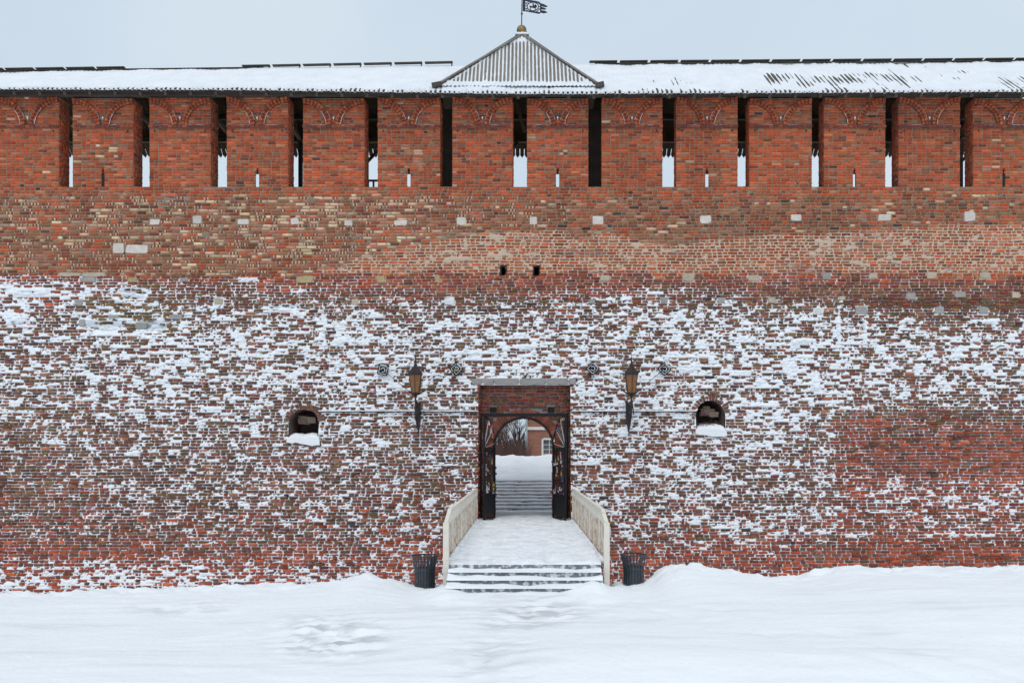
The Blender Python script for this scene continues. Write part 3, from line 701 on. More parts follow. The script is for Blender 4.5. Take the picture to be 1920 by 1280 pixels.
# ------------------------------------------------------------------ merlons
ME = [(-149,-34),(-5,110),(136,250),(280,395),(425,540),(568,683),(708,825),(848,961),(988,1103),(1128,1242),(1268,1383),(1405,1522),(1545,1660),(1685,1800),(1825,1940),(1967,2082)]
MT, MZ0, MD = 13.60, 10.715, .66
SHZ = 12.66
for mi, (p0, p1) in enumerate(ME):
    x0, x1 = (p0-VX)/58., (p1-VX)/58.; xc = (x0+x1)/2; sh = .03
    body = MB(); e = .007
    slot = (mi % 2 == 0) and mi > 0
    zt = MT+.03*math.sin(mi*2.1)
    def slab(a, b, z0, z1, fa=0, fb=0):
        body.add([(a,e,z0),(b,e,z0),(b+sh+fb,MD-e,z0),(a+sh+fa,MD-e,z0),(a,e,z1),(b,e,z1),(b+sh+fb,MD-e,z1),(a+sh+fa,MD-e,z1)],[(0,3,2,1),(4,5,6,7),(0,1,5,4),(1,2,6,5),(2,3,7,6),(3,0,4,7)])
    sw = .052; sz1 = MZ0+.50; scx = xc+.0
    if mi % 2 == 0 and mi > 0:
        slab(x0+e, scx-sw, MZ0-.02, sz1+.1, 0, -.22); slab(scx+sw, x1-e, MZ0-.02, sz1+.1, .16, 0); slab(x0+e, x1-e, sz1+.1, zt)
    else: slab(x0+e, x1-e, MZ0-.02, zt)
    mo = body.build('merlon', M_stone, wall); setcol(mo.data, (.27, .20, .145))
    O, U, N, hw, hh, dp = [], [], [], [], [], []
    z = MZ0; h = .086
    while z < zt-.03:
        hz = min(h, zt-z); zc = z+hz/2
        x = x0; first = random.choice((.15, .29))
        while x < x1-.02:
            L = first if x == x0 else random.choice((.29, .29, .15))*random.uniform(.93, 1.06); xe = min(x+L, x1)
            if x1-xe < .07: xe = x1
            a, b = x+.005, xe-.005; x = xe
            if x0+.001 > a-.006: a -= random.uniform(-.006, .016)
            if xe > x1-.001: b += random.uniform(-.006, .016)
            segs = [(a, b)]
            if slot and zc < sz1+.08:
                ww = sw if zc < sz1-.04 else sw*.45
                segs = [(p, q_) for p, q_ in ((a, min(b, scx-ww)), (max(a, scx+ww), b)) if q_-p > .03]
            for p, q_ in segs:
                O.append(((p+q_)/2, 0, zc)); U.append((1, 0, 0)); N.append((0, -1, 0)); hw.append((q_-p)/2); hh.append(hz/2-.0058); dp.append(random.uniform(-.003, .004))
        for sgn, xx in ((1, x1), (-1, x0)):
            y = 0; st = random.random() < .5
            while y < MD-.02:
                L = .29 if st else .15; st = random.random() < .55; ye = min(y+L, MD)
                O.append((xx+sh*(y+ye)/2/MD, (y+ye)/2, zc)); U.append((0, sgn, 0)); N.append((sgn, 0, 0)); hw.append(max(.02, (ye-y)/2-.006)); hh.append(hz/2-.005); dp.append(random.uniform(-.004, .004)); y = ye
        z += h
    O = np.array(O, float); px, py = topx(O[:, 0], O[:, 2]); cm = zone_colors(px, np.minimum(py, 360), 50+mi)
    Vm = bricks_arrays(O, np.array(U, float), np.array(N, float), np.array(hw), np.array(hh), np.array(dp), jit=.0028, back=.05)
    # darker sooty bricks in patches
    o = link('brickwork', bricks_mesh('brickwork', Vm, cm), M_brick, mo); tag(o, kind='stuff')
    # string course of headers
    sm_ = MB(); cols = []; x = x0-.01
    while x < x1:
        xe = min(x+.155, x1+.01); sm_.box(x+.006, xe-.006, -.060-random.uniform(0, .008), .03, SHZ-.035, SHZ+.035); cols += [np.array(random.choice([(.20,.06,.045), (.30,.09,.05), (.14,.06,.05)]))]*8; x = xe
    o = sm_.build('string_course', M_brick, mo, fix=False); a = o.data.attributes.new('Col', 'FLOAT_COLOR', 'POINT'); a.data.foreach_set('color', np.concatenate([np.array(cols), np.ones((len(cols), 1))], 1).astype(np.float32).ravel())
    # two quarter arches
    R1 = (x1-x0)/2-.07
    for sgn, cx_ in ((1, x0), (-1, x1)):
        am = MB(); cols = []; zc0 = SHZ+.035; Rz = min(R1, zt-zc0-.02); nq_ = 11
        for ring, (ra, rb, pr) in enumerate(((-.005, -.084, .075), (-.094, -.165, .048))):
            for k in range(nq_):
                t0 = (math.pi/2)*k/nq_+.016; t1 = (math.pi/2)*(k+1)/nq_-.016
                P4 = [(cx_+sgn*(R1+r)*math.cos(t), zc0+(Rz+r)*math.sin(t)) for r, t in ((ra, t0), (rb, t0), (rb, t1), (ra, t1))]
                b0 = len(am.v); am.extrude(P4, -pr-random.uniform(0, .008), .02); cols += [np.array(random.choice([(.44,.10,.04), (.40,.09,.04), (.46,.13,.055), (.30,.075,.04)]))*random.uniform(.85, 1.1)]*8
        for k in range(nq_):
            t0 = (math.pi/2)*k/nq_; t1 = (math.pi/2)*(k+1)/nq_
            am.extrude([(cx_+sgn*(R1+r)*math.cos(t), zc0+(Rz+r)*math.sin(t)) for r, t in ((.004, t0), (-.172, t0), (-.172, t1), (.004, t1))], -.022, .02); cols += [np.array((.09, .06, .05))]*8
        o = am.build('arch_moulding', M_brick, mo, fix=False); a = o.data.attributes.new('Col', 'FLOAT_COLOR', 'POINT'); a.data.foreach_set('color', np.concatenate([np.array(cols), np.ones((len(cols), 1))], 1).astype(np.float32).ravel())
    # thin snow caught on the string course and in the V of the arches
    sn = MB()
    for sgn, cx_ in ((1, x0), (-1, x1)):
        a = cx_+sgn*random.uniform(.12, .35); b = cx_+sgn*(R1-.17); p = []
        for k in range(9):
            u = k/8; p.append((a+(b-a)*u, -.030, SHZ+.04+.004*random.random()))
        sn.tube(p, [.003]+[random.uniform(.004, .013) for _ in range(7)]+[.010], 5)
        for R_ in (R1-.002, R1-.165):
            t0 = random.uniform(.16, .22)if R_ > R1-.1 else .05; t1 = random.uniform(.55, .85); pp = [(cx_+sgn*(R_)*math.cos(t0+(t1-t0)*k/7), -.05, zc0+(Rz-(R1-R_))*math.sin(t0+(t1-t0)*k/7)) for k in range(8)]
            if R_ < R1-.1 and random.random() < .4: continue
            sn.tube(pp, [.006]+[random.uniform(.003, .010) for _ in range(5)]+[.005, .002], 5)
    sn.add([(xc-.028, -.03, zc0+.27), (xc+.028, -.03, zc0+.28), (xc, -.04, zc0+.17), (xc-.028, .0, zc0+.27), (xc+.028, .0, zc0+.28), (xc, 0, zc0+.17)], [(0,1,2),(0,3,4,1),(1,4,5,2),(0,2,5,3)])
    sn.build('caught_snow', M_snow, mo, fix=True)
    # two small dark blocks below the string course, painted shade of weep holes
    wh = MB()
    for fx in (.08, .9): wh.box(x0+(x1-x0)*fx, x0+(x1-x0)*fx+.035, -.007, .01, SHZ-.17, SHZ-.10)
    wh.build('weep_hole_shade', M_dark, mo)

# ------------------------------------------------------------------ gallery roof
EY, RYD = -.52, 1.95
def ridge_z(x): return np.interp(x, [-18.6, -9, -2.5, 2.5, 17.6], [15.16, 15.28, 15.40, 15.42, 15.52])
def eave_z(x): return np.interp(x, [-18.6, -9, 0, 9, 17.6], [13.72, 13.70, 13.58, 13.62, 13.66])
roof = empty('gallery_roof', (0, 0, 0), 'long boarded gallery roof deep in snow sheltering the top of the fortress wall', 'roof')
bp = .15
proto = None
bmsh = MB(); hw_ = .062; bmsh.add([(-hw_,0,0),(hw_,0,0),(hw_,1,0),(-hw_,1,0),(-hw_,0,-.035),(hw_,0,-.035),(hw_,1,-.035),(-hw_,1,-.035),(0,-.035,0),(0,-.035,-.035)],
    [(8,1,2,3,0),(5,9,4,7,6),(4,9,8,0),(9,5,1,8),(1,5,6,2),(2,6,7,3),(3,7,4,0)])
bme = bmsh.mesh('roof_board'); bme.materials.append(M_dwood)
x = XL
while x < XR:
    a = Vector((x, EY+random.uniform(-.02, .02), float(eave_z(x)))); b = Vector((x, RYD, float(ridge_z(x)))); d = b-a
    o = link('roof_board', bme, None, roof); o.location = a
    Ym = d; o.matrix_basis = Matrix(((1, 0, 0, a.x), (0, d.y, -d.z/d.length, a.y), (0, d.z, d.y/d.length, a.z), (0, 0, 0, 1)))
    x += bp
# under-layer and rear slope
mb = MB()
for xa in np.arange(XL, XR, 3.6):
    xb = min(xa+3.6, XR)
    za, zb2, ra, rb = float(eave_z(xa)), float(eave_z(xb)), float(ridge_z(xa)), float(ridge_z(xb))
    mb.add([(xa, EY+.03, za-.04), (xb, EY+.03, zb2-.04), (xb, RYD, rb-.04), (xa, RYD, ra-.04), (xa, EY+.03, za-.07), (xb, EY+.03, zb2-.07), (xb, RYD, rb-.07), (xa, RYD, ra-.07)], [(0,1,2,3),(7,6,5,4),(0,4,5,1)])
mb.build('under_boarding', M_uwood, roof, fix=False)
mb = MB(); x = XL; REY, REZ = 4.45, 13.22
while x < XR:
    rzv = float(ridge_z(x)); w2 = .07; tip = (x, REY+.14, REZ-.13)
    nrm = .03
    mb.add([(x-w2, RYD, rzv-.03), (x+w2, RYD, rzv-.03), (x+w2, REY, REZ), (x+w2*1.05, REY+.06, REZ-.055), tip, (x-w2*1.05, REY+.06, REZ-.055), (x-w2, REY, REZ)]+[(x-w2, RYD, rzv), (x+w2, RYD, rzv), (x+w2, REY+.02, REZ+nrm), (x+w2*1.05, REY+.08, REZ-.055+nrm), (x, REY+.16, REZ-.13+nrm), (x-w2*1.05, REY+.08, REZ-.055+nrm), (x-w2, REY+.02, REZ+nrm)],
       [(0,1,2,3,4,5,6), (13,12,11,10,9,8,7)]+[(i, 7+i, 7+(i+1) % 7, (i+1) % 7) for i in range(7)])
    x += .165
o = mb.build('rear_boarding', M_uwood, roof); tag(o, kind='stuff')
mb = MB()
mb.add([(XL, RYD, 15.2), (XR, RYD, 15.55), (XR, REY-.1, REZ+.14), (XL, REY-.1, REZ+.14)], [(0,1,2,3)]); mb.build('rear_under_layer', M_uwood, roof, fix=False)
# beams
def beam(name, a, b, wx, wz, m=M_beam, parent=roof): mb = MB(); mb.bar(a, b, wx, wz); return mb.build(name, m, parent)
xs_b = [XL, -14, -10, -6, -2, 2, 6, 10, 14, XR]
for i in range(len(xs_b)-1):
    a, b = xs_b[i], xs_b[i+1]-.01
    beam('wall_plate', (a, -.02, 13.70-.01*(i % 2)), (b, -.02, 13.70-.01*(i % 2)), .16, .15)
    beam('rear_plate', (a, 3.9, 13.52), (b, 3.9, 13.52), .16, .16, M_uwood)
    beam('purlin', (a, 2.9, 14.0), (b, 2.9, 14.0), .16, .18, M_dwood)
    beam('eave_batten', (a, -.40, float(eave_z((a+b)/2))-.06), (b, -.40, float(eave_z((a+b)/2))-.06), .06, .05, M_dwood)
for mi in range(len(ME)-1):
    xm = ((ME[mi][1]+ME[mi+1][0])/2-VX)/58*1.03
for i, xa in enumerate(np.arange(-17.9, 17.5, 2.41)):
    for f in (0, .8, 1.6):
        x_ = xa+f
        if x_ < XR-.2: beam('rafter', (x_, EY+.1, float(eave_z(x_))-.13), (x_, RYD, float(ridge_z(x_))-.13), .09, .12, M_beam)
    beam('rear_rafter', (xa, RYD, float(ridge_z(xa))-.14), (xa, REY-.15, REZ+.0), .10, .12, M_uwood)
    beam('post', (xa+.05, 3.9, 10.66), (xa+.05, 3.9, 13.44), .14, .14, M_dwood, roof)
    beam('tie_beam', (xa+.05, .1, 13.55), (xa+.05, 4.0, 13.55), .12, .14, M_uwood)
    beam('brace', (xa+.05, 3.9, 12.7), (xa+.75, 3.9, 13.44), .08, .1, M_uwood)
beam('diagonal_brace', (-.30, 1.2, 13.9), (-.02, 1.2, 12.9), .09, .10, M_uwood)
# dark boarded screens of the stair booths behind two of the gaps
for a, b in ((816, 852), (1099, 1133)):
    k = 31.2/F; x0, x1 = (a-VX)*k, (b-VX)*k; sc_o = empty('boarded_screen', ((x0+x1)/2, 1.2, 10.66), 'dark vertical board screen closing the gap in the battlements '+('left of the tent roof centre' if a < 900 else 'right of the tent roof centre'), 'screen', 'dark board screens behind the battlement gaps')
    x = x0; 
    while x < x1-.01:
        mb = MB(); mb.box(-.066, .066, 0, .04, 0, 3.0); o = mb.build('board', M_dwood, sc_o); o.location = (x+.06-(x0+x1)/2, .042*(int(x*1000) % 2), 0); x += .12
# small railing on the walkway seen through the gap
g = empty('walkway_railing', at(697, 350, 1.0), 'short dark wooden railing on the wall walk behind the fifth gap from the left', 'railing')
mb = MB(); mb.box(-.35, .35, -.03, .03, .17, .23); mb.build('rail', M_dwood, g)
for xx in (-.3, -.12, .06, .24):
    mb = MB(); mb.box(xx-.03, xx+.03, -.028, .028, -.5, .17); mb.build('baluster', M_dwood, g)
# ridge boards
for a0, n_s in ((-45, 5), (455, 7), (1105, 16)):
    pxx = a0
    for k in range(n_s):
        a, b = pxx, pxx+52; pxx += 57; kk = 31.95/F
        if a0 == 455 and b > 905: b = 905
        xa, xb = (a-VX)*kk, (b-VX)*kk
        o = beam('ridge_board', (xa, RYD-.04, float(ridge_z(xa))+.13), (xb, RYD-.04, float(ridge_z(xb))+.135), .16, .028, M_dwood, roof)
        mb = MB(); xx = xb-.03; mb.box(xx-.02, xx+.02, RYD-.06, RYD-.02, float(ridge_z(xx))+.0, float(ridge_z(xx))+.115); mb.build('ridge_bracket', M_dwood, roof)
beam('ridge_cap', (XL, RYD, float(ridge_z(XL))+.07), (-9, RYD, float(ridge_z(-9))+.07), .2, .015, M_dwood)
beam('ridge_cap', (2.4, RYD, float(ridge_z(2.4))+.062), (XR, RYD, float(ridge_z(XR))+.062), .2, .015, M_dwood)
# roof snow
uu = np.arange(XL, XR, .025); vv = np.concatenate([[-.035, -.03, -.015], np.linspace(0, 1, 30)]); Ug, Vg = np.meshgrid(uu, vv)
ez, rzv = eave_z(Ug), ridge_z(Ug); L_ = np.hypot(RYD-EY, rzv-ez)
px = VX+Ug*58
gro = .5+.5*np.cos(2*math.pi*(Ug-XL)/bp)                # 1 on a board, 0 in a groove
ex = np.clip((px-1330)/200, 0, 1)*np.clip((1900-px)/250, 0.25, 1)*np.clip(1-np.abs(Vg-.42)/.42, 0, 1)*1.35+.5*np.clip((px-1760)/80, 0, 1)*np.clip(1-np.abs(Vg-.4)/.4, 0, 1)+.25*np.clip(1-np.abs(px-1310)/110, 0, 1)*np.clip(1-np.abs(Vg-.45)/.3, 0, 1)
ex = ex+.95*np.clip(1-Vg/.13, 0, 1)+.6*np.clip(1-np.abs(px-80)/90, 0, 1)*np.clip(1-Vg/.3, 0, 1)
th = .055+.018*fbm(Ug, Vg, 1.2, .3, 21, 3)+.005*fbm(Ug, Vg, .15, .12, 22, 2)
ex = ex+(.20+.16*(px > 1160))*np.clip(fbm(Ug, Vg, 1.6, .35, 26, 3), -.5, 1.6)*np.clip(Vg*4, 0, 1)+.16*fbm(Ug, Vg, .25, .5, 27, 2)*(ex > .1)
th = th+(.006+.010*np.clip(ex*2, 0, 1)+.016*np.clip((px-1150)/150, 0, 1)*np.clip(1.1-Vg, 0, 1)*np.clip(Vg*5, 0, 1))*(.5-gro)
th = th*(1-.62*np.clip((px-1180)/180, 0, 1)*np.clip((2300-px)/700, 0, 1)*np.clip(1-np.abs(Vg-.42)/.46, 0, 1)**.5)
th = th+.010*fbm(Ug, Vg, .22, .5, 28, 2)*(px > 1180)
hgt = th*(1-np.clip(ex, 0, 1))+(.030*(1-gro)-.012*gro+.012*fbm(Ug, Vg, .3, .2, 23, 3))*np.clip(ex, 0, 1)
hgt = np.where(Vg < 0, hgt+(Vg*1.6), hgt)
hgt[0] = -.045
tt = np.clip(Vg, -.04, 1); dY = (RYD-EY)/L_; dZ = (rzv-ez)/L_
lip = .02*fbm(Ug, Ug*0, .12, 1, 25, 2)-.05*(1-gro)
Yg = EY+(RYD-EY)*tt-dZ*hgt+lip*(Vg < .02); Zr = ez+(rzv-ez)*tt+dY*hgt
o = link('roof_snow', grid_mesh('roof_snow', np.stack([Ug, Yg, Zr], -1)), M_roofsnow, roof)
# rear snow
mb = MB(); mb.add([(XL, RYD, 15.24), (XR, RYD, 15.60), (XR, REY, REZ+.16), (XL, REY, REZ+.16)], [(0,1,2,3)]); mb.build('rear_snow', M_roofsnow, roof, fix=False)

# ------------------------------------------------------------------ tent roof over the gate bay
tent = empty('tent_roof', (0, 0, 0), 'low pyramid tent roof of weathered grey boards streaked with snow above the gate bay', 'roof')
AP = Vector(at(979, 66, 2.1)); BL = Vector(at(824, 158, -.28)); BR = Vector(at(1120, 158, -.28)); BL.z = BR.z = 13.79
BKL = Vector((BL.x-.0, 4.4, 13.79)); BKR = Vector((BR.x, 4.4, 13.79))
bl = Vector((AP.x, BL.y, BL.z)); up = (AP-bl); UL = up.length; un = up.normalized(); nn = Vector((0, -un.z, un.y))
mb = MB(); mb.add([BL, BR, AP, BKL, BKR], [(0,1,2),(1,4,2),(4,3,2),(3,0,2)]); o = mb.build('roof_slope', M_uwood, tent, fix=True)
W0 = BR.x-BL.x
def edge_v(x):                            # how far up the slope a board at x can run (0..1)
    return (x-BL.x)/(AP.x-BL.x) if x < AP.x else (BR.x-x)/(BR.x-AP.x)
x = BL.x+.07; pit = .125
while x < BR.x-.05:
    v1 = edge_v(x)
    if v1 > .03:
        mb = MB(); h0 = .045; w2 = .037; dv = w2/ (AP.x-BL.x)
        va, vb = edge_v(x-w2), edge_v(x+w2)
        vs0 = .075
        if va < vs0+.02 or vb < vs0+.02: x += pit; continue
        def P(xx, v_, h_): return Vector((xx, BL.y, BL.z))+un*UL*v_+nn*h_
        mb.add([P(x-w2, vs0, .005), P(x+w2, vs0, .005), P(x+w2, vb, .005), P(x-w2, va, .005), P(x-w2, vs0, h0), P(x+w2, vs0, h0), P(x+w2, vb, h0), P(x-w2, va, h0)], [(0,3,2,1),(4,5,6,7),(0,1,5,4),(1,2,6,5),(2,3,7,6),(3,0,4,7)])
        mb.build('roof_board', M_wood, tent)
    x += pit
# snow between and over the boards
Q = 420; R = 60; uu = np.linspace(-1, 1, Q)[None]; vv = np.linspace(0, 1, R)[:, None]
Ug = uu+0*vv; Vg = vv+0*uu
half_l, half_r = AP.x-BL.x, BR.x-AP.x
Xs = AP.x+np.where(Ug < 0, Ug*half_l, Ug*half_r)*(1-Vg*.999)
ph = (Xs-(BL.x+.07))/pit; gr = .5+.5*np.cos(2*math.pi*ph)
e_side = (1-np.abs(Ug))*(1-Vg)*half_l
cov = np.clip((Vg-.80)/.1, 0, 1)+np.clip((.12-Vg)/.06, 0, 1)+np.clip((.18-e_side)/.16, 0, 1)*.8+.25*np.clip(fbm(Xs, Vg, .25, .12, 71, 3), 0, 1.5)*np.clip((.3-Vg)/.2, 0.0, 1)
cov = np.clip(cov+.10*fbm(Xs, Vg, .1, .5, 73, 2), 0, 1)
hg = .026+.026*(1-gr)-.014*gr*(1-cov)+.045*cov+.005*fbm(Xs, Vg, .06, .06, 72, 2)
Pn = np.array([0, BL.y, BL.z])+Xs[..., None]*np.array([1, 0, 0])+Vg[..., None]*np.array(un)*UL+hg[..., None]*np.array(nn)
link('slope_snow', grid_mesh('slope_snow', Pn), M_roofsnow, tent)
for s_, B in ((-1, BL), (1, BR)):
    off = nn*.09
    mb = MB(); mb.bar(B+off-un*0+Vector((s_*.10, -.02, -.06)), AP+off*.9+Vector((0, 0, -.03)), .13, .035, up=tuple(nn)); mb.build('hip_board', M_beam, tent)
    mb = MB(); mb.bar(B+off*1.4+Vector((s_*.03, 0, .03)), AP+off*1.35+Vector((-s_*.14, 0, .0)), .07, .03, up=tuple(nn)); mb.build('hip_batten', M_wood, tent)
    mb = MB(); c = B+Vector((s_*.06, -.12, .06)); mb.bar(c-Vector((.17*s_*-1 if s_ < 0 else .12, 0, .03)), c+Vector((.14, 0, .03)), .16, .14); mb.build('hip_end', M_dwood, tent)
mb = MB(); mb.lathe([(.02, .0), (.30, -.0)], 4, 0, 0); 
cap = MB(); q_ = AP+Vector((0, 0, .13))
cap.add([q_+Vector((-.24, -.26, -.20)), q_+Vector((.24, -.26, -.20)), q_+Vector((.24, .25, -.20)), q_+Vector((-.24, .25, -.20)), q_+Vector((-.05, -.05, 0)), q_+Vector((.05, -.05, 0)), q_+Vector((.05, .05, 0)), q_+Vector((-.05, .05, 0))], [(0,1,5,4),(1,2,6,5),(2,3,7,6),(3,0,4,7),(4,5,6,7),(3,2,1,0)])
cap.build('peak_flashing', M_roofsnow, tent)
# gilt ball, pole, vane
bc_ = at(978, 57, AP.y); br_ = 9.2/F*32.1
van = empty('weathervane', (bc_[0], bc_[1], bc_[2]-br_), 'black pierced metal pennant on a mast above a tarnished gilt ball at the roof peak', 'weathervane')
mb = MB(); mb.lathe([(max(.001, br_*math.sin(math.pi*i/14)), br_-br_*math.cos(math.pi*i/14)) for i in range(15)], 24, caps=False); mb.build('ball', M_gold, van, smooth=True)
mb = MB(); mb.tube([(0, 0, br_*2-.02), (.012, 0, br_*2+.75)], .018, 8); mb.tube([(.012, 0, br_*2+.75), (.02, 0, 2.2)], .014, 8); mb.lathe([(.02, br_*2+.36), (.035, br_*2+.38), (.035, br_*2+.41), (.02, br_*2+.43)], 8, .008, 0); mb.build('mast', M_flag, van)
fl = MB(); k = 32.1/F
def FP(px, py): return ((px-978)*k, (bc_[2]-br_)*-1+CZ-(py-VY)*k)
def plate(pts, y0=-.012, y1=.012): fl.extrude([FP(*p) for p in pts], y0, y1)
def sx(u, v): return (940+u/16, v/16)     # from the enlarged view of the photograph
for poly in ([(640,-30),(720,-20),(720,345),(640,345)], [(720,-20),(1140,65),(1170,110),(720,40)], [(720,320),(1170,375),(1150,425),(720,345)], [(1160,95),(1200,115),(1200,390),(1160,390)],
             [(1195,115),(1270,135),(1395,200),(1325,225),(1195,190)], [(1195,212),(1290,245),(1355,280),(1290,298),(1195,285)], [(1195,318),(1310,335),(1385,385),(1260,410),(1195,385)]):
    plate([sx(*p) for p in poly])
def ring(cx, cy, rx, ry, t, a0=0, a1=360, n=18):
    for i in range(n):
        A, B = math.radians(a0+(a1-a0)*i/n), math.radians(a0+(a1-a0)*(i+1)/n)
        plate([sx(cx+rx*math.cos(A), cy+ry*math.sin(A)), sx(cx+rx*math.cos(B), cy+ry*math.sin(B)), sx(cx+(rx-t)*math.cos(B), cy+(ry-t)*math.sin(B)), sx(cx+(rx-t)*math.cos(A), cy+(ry-t)*math.sin(A))], -.010, .010)
ring(945, 205, 185, 145, 28); ring(945, 205, 225, 185, 18, 20, 70); ring(945, 205, 225, 185, 18, 110, 160); ring(945, 205, 225, 185, 18, 200, 250); ring(945, 205, 225, 185, 18, 290, 340)
for poly in ([(840,180),(900,190),(960,200),(1050,170),(1075,215),(1010,260),(900,235),(845,215)], [(930,110),(965,100),(985,190),(940,195)], [(1020,130),(1060,180),(1010,215),(985,180)], [(850,215),(880,220),(900,300),(880,310)], [(985,240),(1010,240),(1050,300),(1030,310)], [(780,60),(800,60),(1120,350),(1100,360)][:0]):
    if poly: plate([sx(*p) for p in poly], -.008, .008)
for y_ in (90, 170, 250): plate([sx(720, y_), sx(775, y_+8), sx(775, y_+26), sx(720, y_+18)], -.009, .009); plate([sx(1115, y_+20), sx(1165, y_+28), sx(1165, y_+46), sx(1115, y_+38)], -.009, .009)
fl.build('pennant', M_flag, van)

# ------------------------------------------------------------------ ground in front
CPX = [-300, 0, 200, 350, 480, 560, 640, 690, 720, 775, 832, 850, 1130, 1150, 1175, 1205, 1232, 1265, 1330, 1400, 1480, 1560, 1640, 1920, 2300]
CPY = [1116, 1111, 1106, 1101, 1093, 1095, 1087, 1075, 1082, 1096, 1101, 1112, 1112, 1092, 1094, 1088, 1068, 1054, 1063, 1077, 1080, 1060, 1064, 1062, 1062]
CRY = -10.9
xg = np.concatenate([np.linspace(-420, -16, 24)[:-1], np.arange(-16, 15, .075), np.linspace(15, 420, 24)])
yg = np.concatenate([np.linspace(-420, -24, 20)[:-1], np.arange(-24, -9.5, .075), np.arange(-9.5, -.45, .3), [-.2, .4]])
Xg, Yg = np.meshgrid(xg, yg)
cp = np.interp(VX+Xg*F/(CRY-CY), CPX, CPY); zc = CZ-(cp-VY)*(CRY-CY)/F
base = -.46+.10*np.clip((Yg+14)/-6, 0, 1)+.09*fbm(Xg, Yg, 7, 2.6, 301, 2)*np.clip((-Yg-11.5)/2, 0, 1)
sideb = .22*np.clip((Xg-2.5)/4, 0, 1)*np.clip((Yg+19)/5, 0, 1)
base = base+sideb-.05
t = np.clip((-Yg+CRY)/-1, -99, 99)
d = CRY-Yg                                    # > 0 in front of the crest
wid = 2.3
f = np.where(d > 0, np.exp(-(d/wid)**2), 1)
Zf = base*(1-f)+zc*f
Zf = np.where(d < 0, zc-(zc+2.6)*np.clip(-d/6, 0, 1)**.8, Zf)
Zf = Zf+(.007*fbm(Xg, Yg, .9, .22, 310, 3)+.003*fbm(Xg, Yg, .3, .12, 311, 2))*(d > -1)
ch = np.exp(-(d/.9)**2)*(.040*fbm(Xg, Yg, .35, .3, 312, 3)+.020*fbm(Xg, Yg, .12, .1, 313, 2)); Zf = Zf+ch*(d > -1.5)
gpx = VX+Xg*F/(Yg-CY); gpy = VY+(CZ-Zf)*F/np.maximum(Yg-CY, 1)
dis = np.exp(-(((gpx-620)/110)**2+((gpy-1195)/42)**2)**1.5)+.6*np.exp(-(((gpx-340)/90)**2+((gpy-1140)/14)**2))+.5*np.exp(-(((gpx-1000)/160)**2+((gpy-1150)/22)**2))
Zf = Zf+dis*(.038*fbm(Xg, Yg, .22, .16, 320, 3)-.012)
tp = np.exp(-(Xg/1.75)**8)*np.exp(-((Yg+12.35)/1.0)**8)
tgt = -.455+.20*np.clip((np.abs(Xg+.08)-.75+.12*fbm(Xg, Yg, .5, .5, 330, 2))/.7, 0, 1)**1.3*np.clip((Yg+13.4)/1.0, 0, 1)+.13*np.exp(-(((Xg-1.15)/.42)**2+((Yg+12.7)/.35)**2))+.012*fbm(Xg, Yg, .3, .25, 331, 3)
Zf = np.where(tp > .02, Zf*(1-tp)+tgt*tp, Zf)
# faint trodden track from the steps towards the viewer, and the ruts beside it
trk = np.exp(-((Xg-.25-.10*(Yg+13)-.25*np.sin(Yg*.8))/.55)**4)*np.clip((-12.6-Yg)/.8, 0, 1)
Zf = Zf+trk*(-.03+.016*fbm(Xg, Yg, .26, .22, 332, 3))
for sl, x_0, wd in ((.55, 1.5, .14), (.55, 2.5, .14), (-.9, -2.2, .16)):
    Zf = Zf-.030*np.exp(-((Xg-x_0+sl*(Yg+14)*1.2+.1*np.sin(Yg*1.3))/wd)**2)*np.clip((-12.8-Yg)/.8, 0, 1)*np.clip(.6+.5*fbm(Xg, Yg, 1.2, .8, 333, 2), 0, 1)
dirt = np.clip(dis*.85+trk*.35, 0, 1)*np.clip(.25+.7*fbm(Xg, Yg, .45, .12, 334, 4), 0, 1)
dirt = dirt+.20*np.clip(fbm(Xg, Yg, 1.6, .22, 336, 3)-.8, 0, 1)*np.clip((-Yg-12)/2, 0, 1)+.8*np.clip(fbm(Xg, Yg, .12, .10, 335, 2)-1.5, 0, 1)*np.clip(dis+trk*.6+.25*np.exp(-(d/1.2)**2), 0, 1)
gcol = np.array((.82, .845, .875))*(1-np.clip(dirt, 0, .8))[..., None]+np.array((.42, .43, .44))*np.clip(dirt, 0, .8)[..., None]
cl_ = np.exp(-(Xg/1.62)**10)*np.clip((Yg+11.9)/.3, 0, 1); Zf = np.where(Yg > -11.9, Zf-(Zf+1.2).clip(0)*cl_, Zf)
go = link('snow_ground', grid_mesh('snow_ground', np.stack([Xg, Yg, Zf], -1), None, gcol), M_gsnow); tag(go, 'smooth drifted snow banked up before the fortress wall', kind='structure')

# ------------------------------------------------------------------ footbridge
br = empty('footbridge', (0, -6, 0), 'snow-covered footbridge running from four low steps straight to the open gate', 'bridge')
def child(o, par): 
    o.location = Vector(o.location)-par.location; return o
DX0, DX1 = -1.54, 1.52
mb = MB(); mb.box(DX0, DX1, -11.62, -.55, -.22, -.04); mb.box(DX0+.3, DX0+.5, -11.4, -.9, -.6, -.22); mb.box(DX1-.5, DX1-.3, -11.4, -.9, -.6, -.22); child(mb.build('deck', M_conc, br), br)
xg = np.linspace(DX0+.02, DX1-.02, 110); yg = np.concatenate([[-11.66, -11.64, -11.6], np.linspace(-11.55, RY+1.5, 380)]); Xg, Yg = np.meshgrid(xg, yg)
wl = np.clip((np.abs(Xg)-1.15)/.4, 0, 1)
Zd = .0+.016*fbm(Xg, Yg, .28, .22, 401, 3)+.008*fbm(Xg, Yg, .12, .12, 402, 2)+.05*wl*(1+.6*fbm(Xg, Yg, .4, .4, 403, 2))-.004
Zd = np.maximum(Zd, -.032)
Zd[0] = -.05; Zd[1] = -.03
child(link('deck_snow', grid_mesh('deck_snow', np.stack([Xg, Yg, Zd], -1)), M_snowg, br), br)
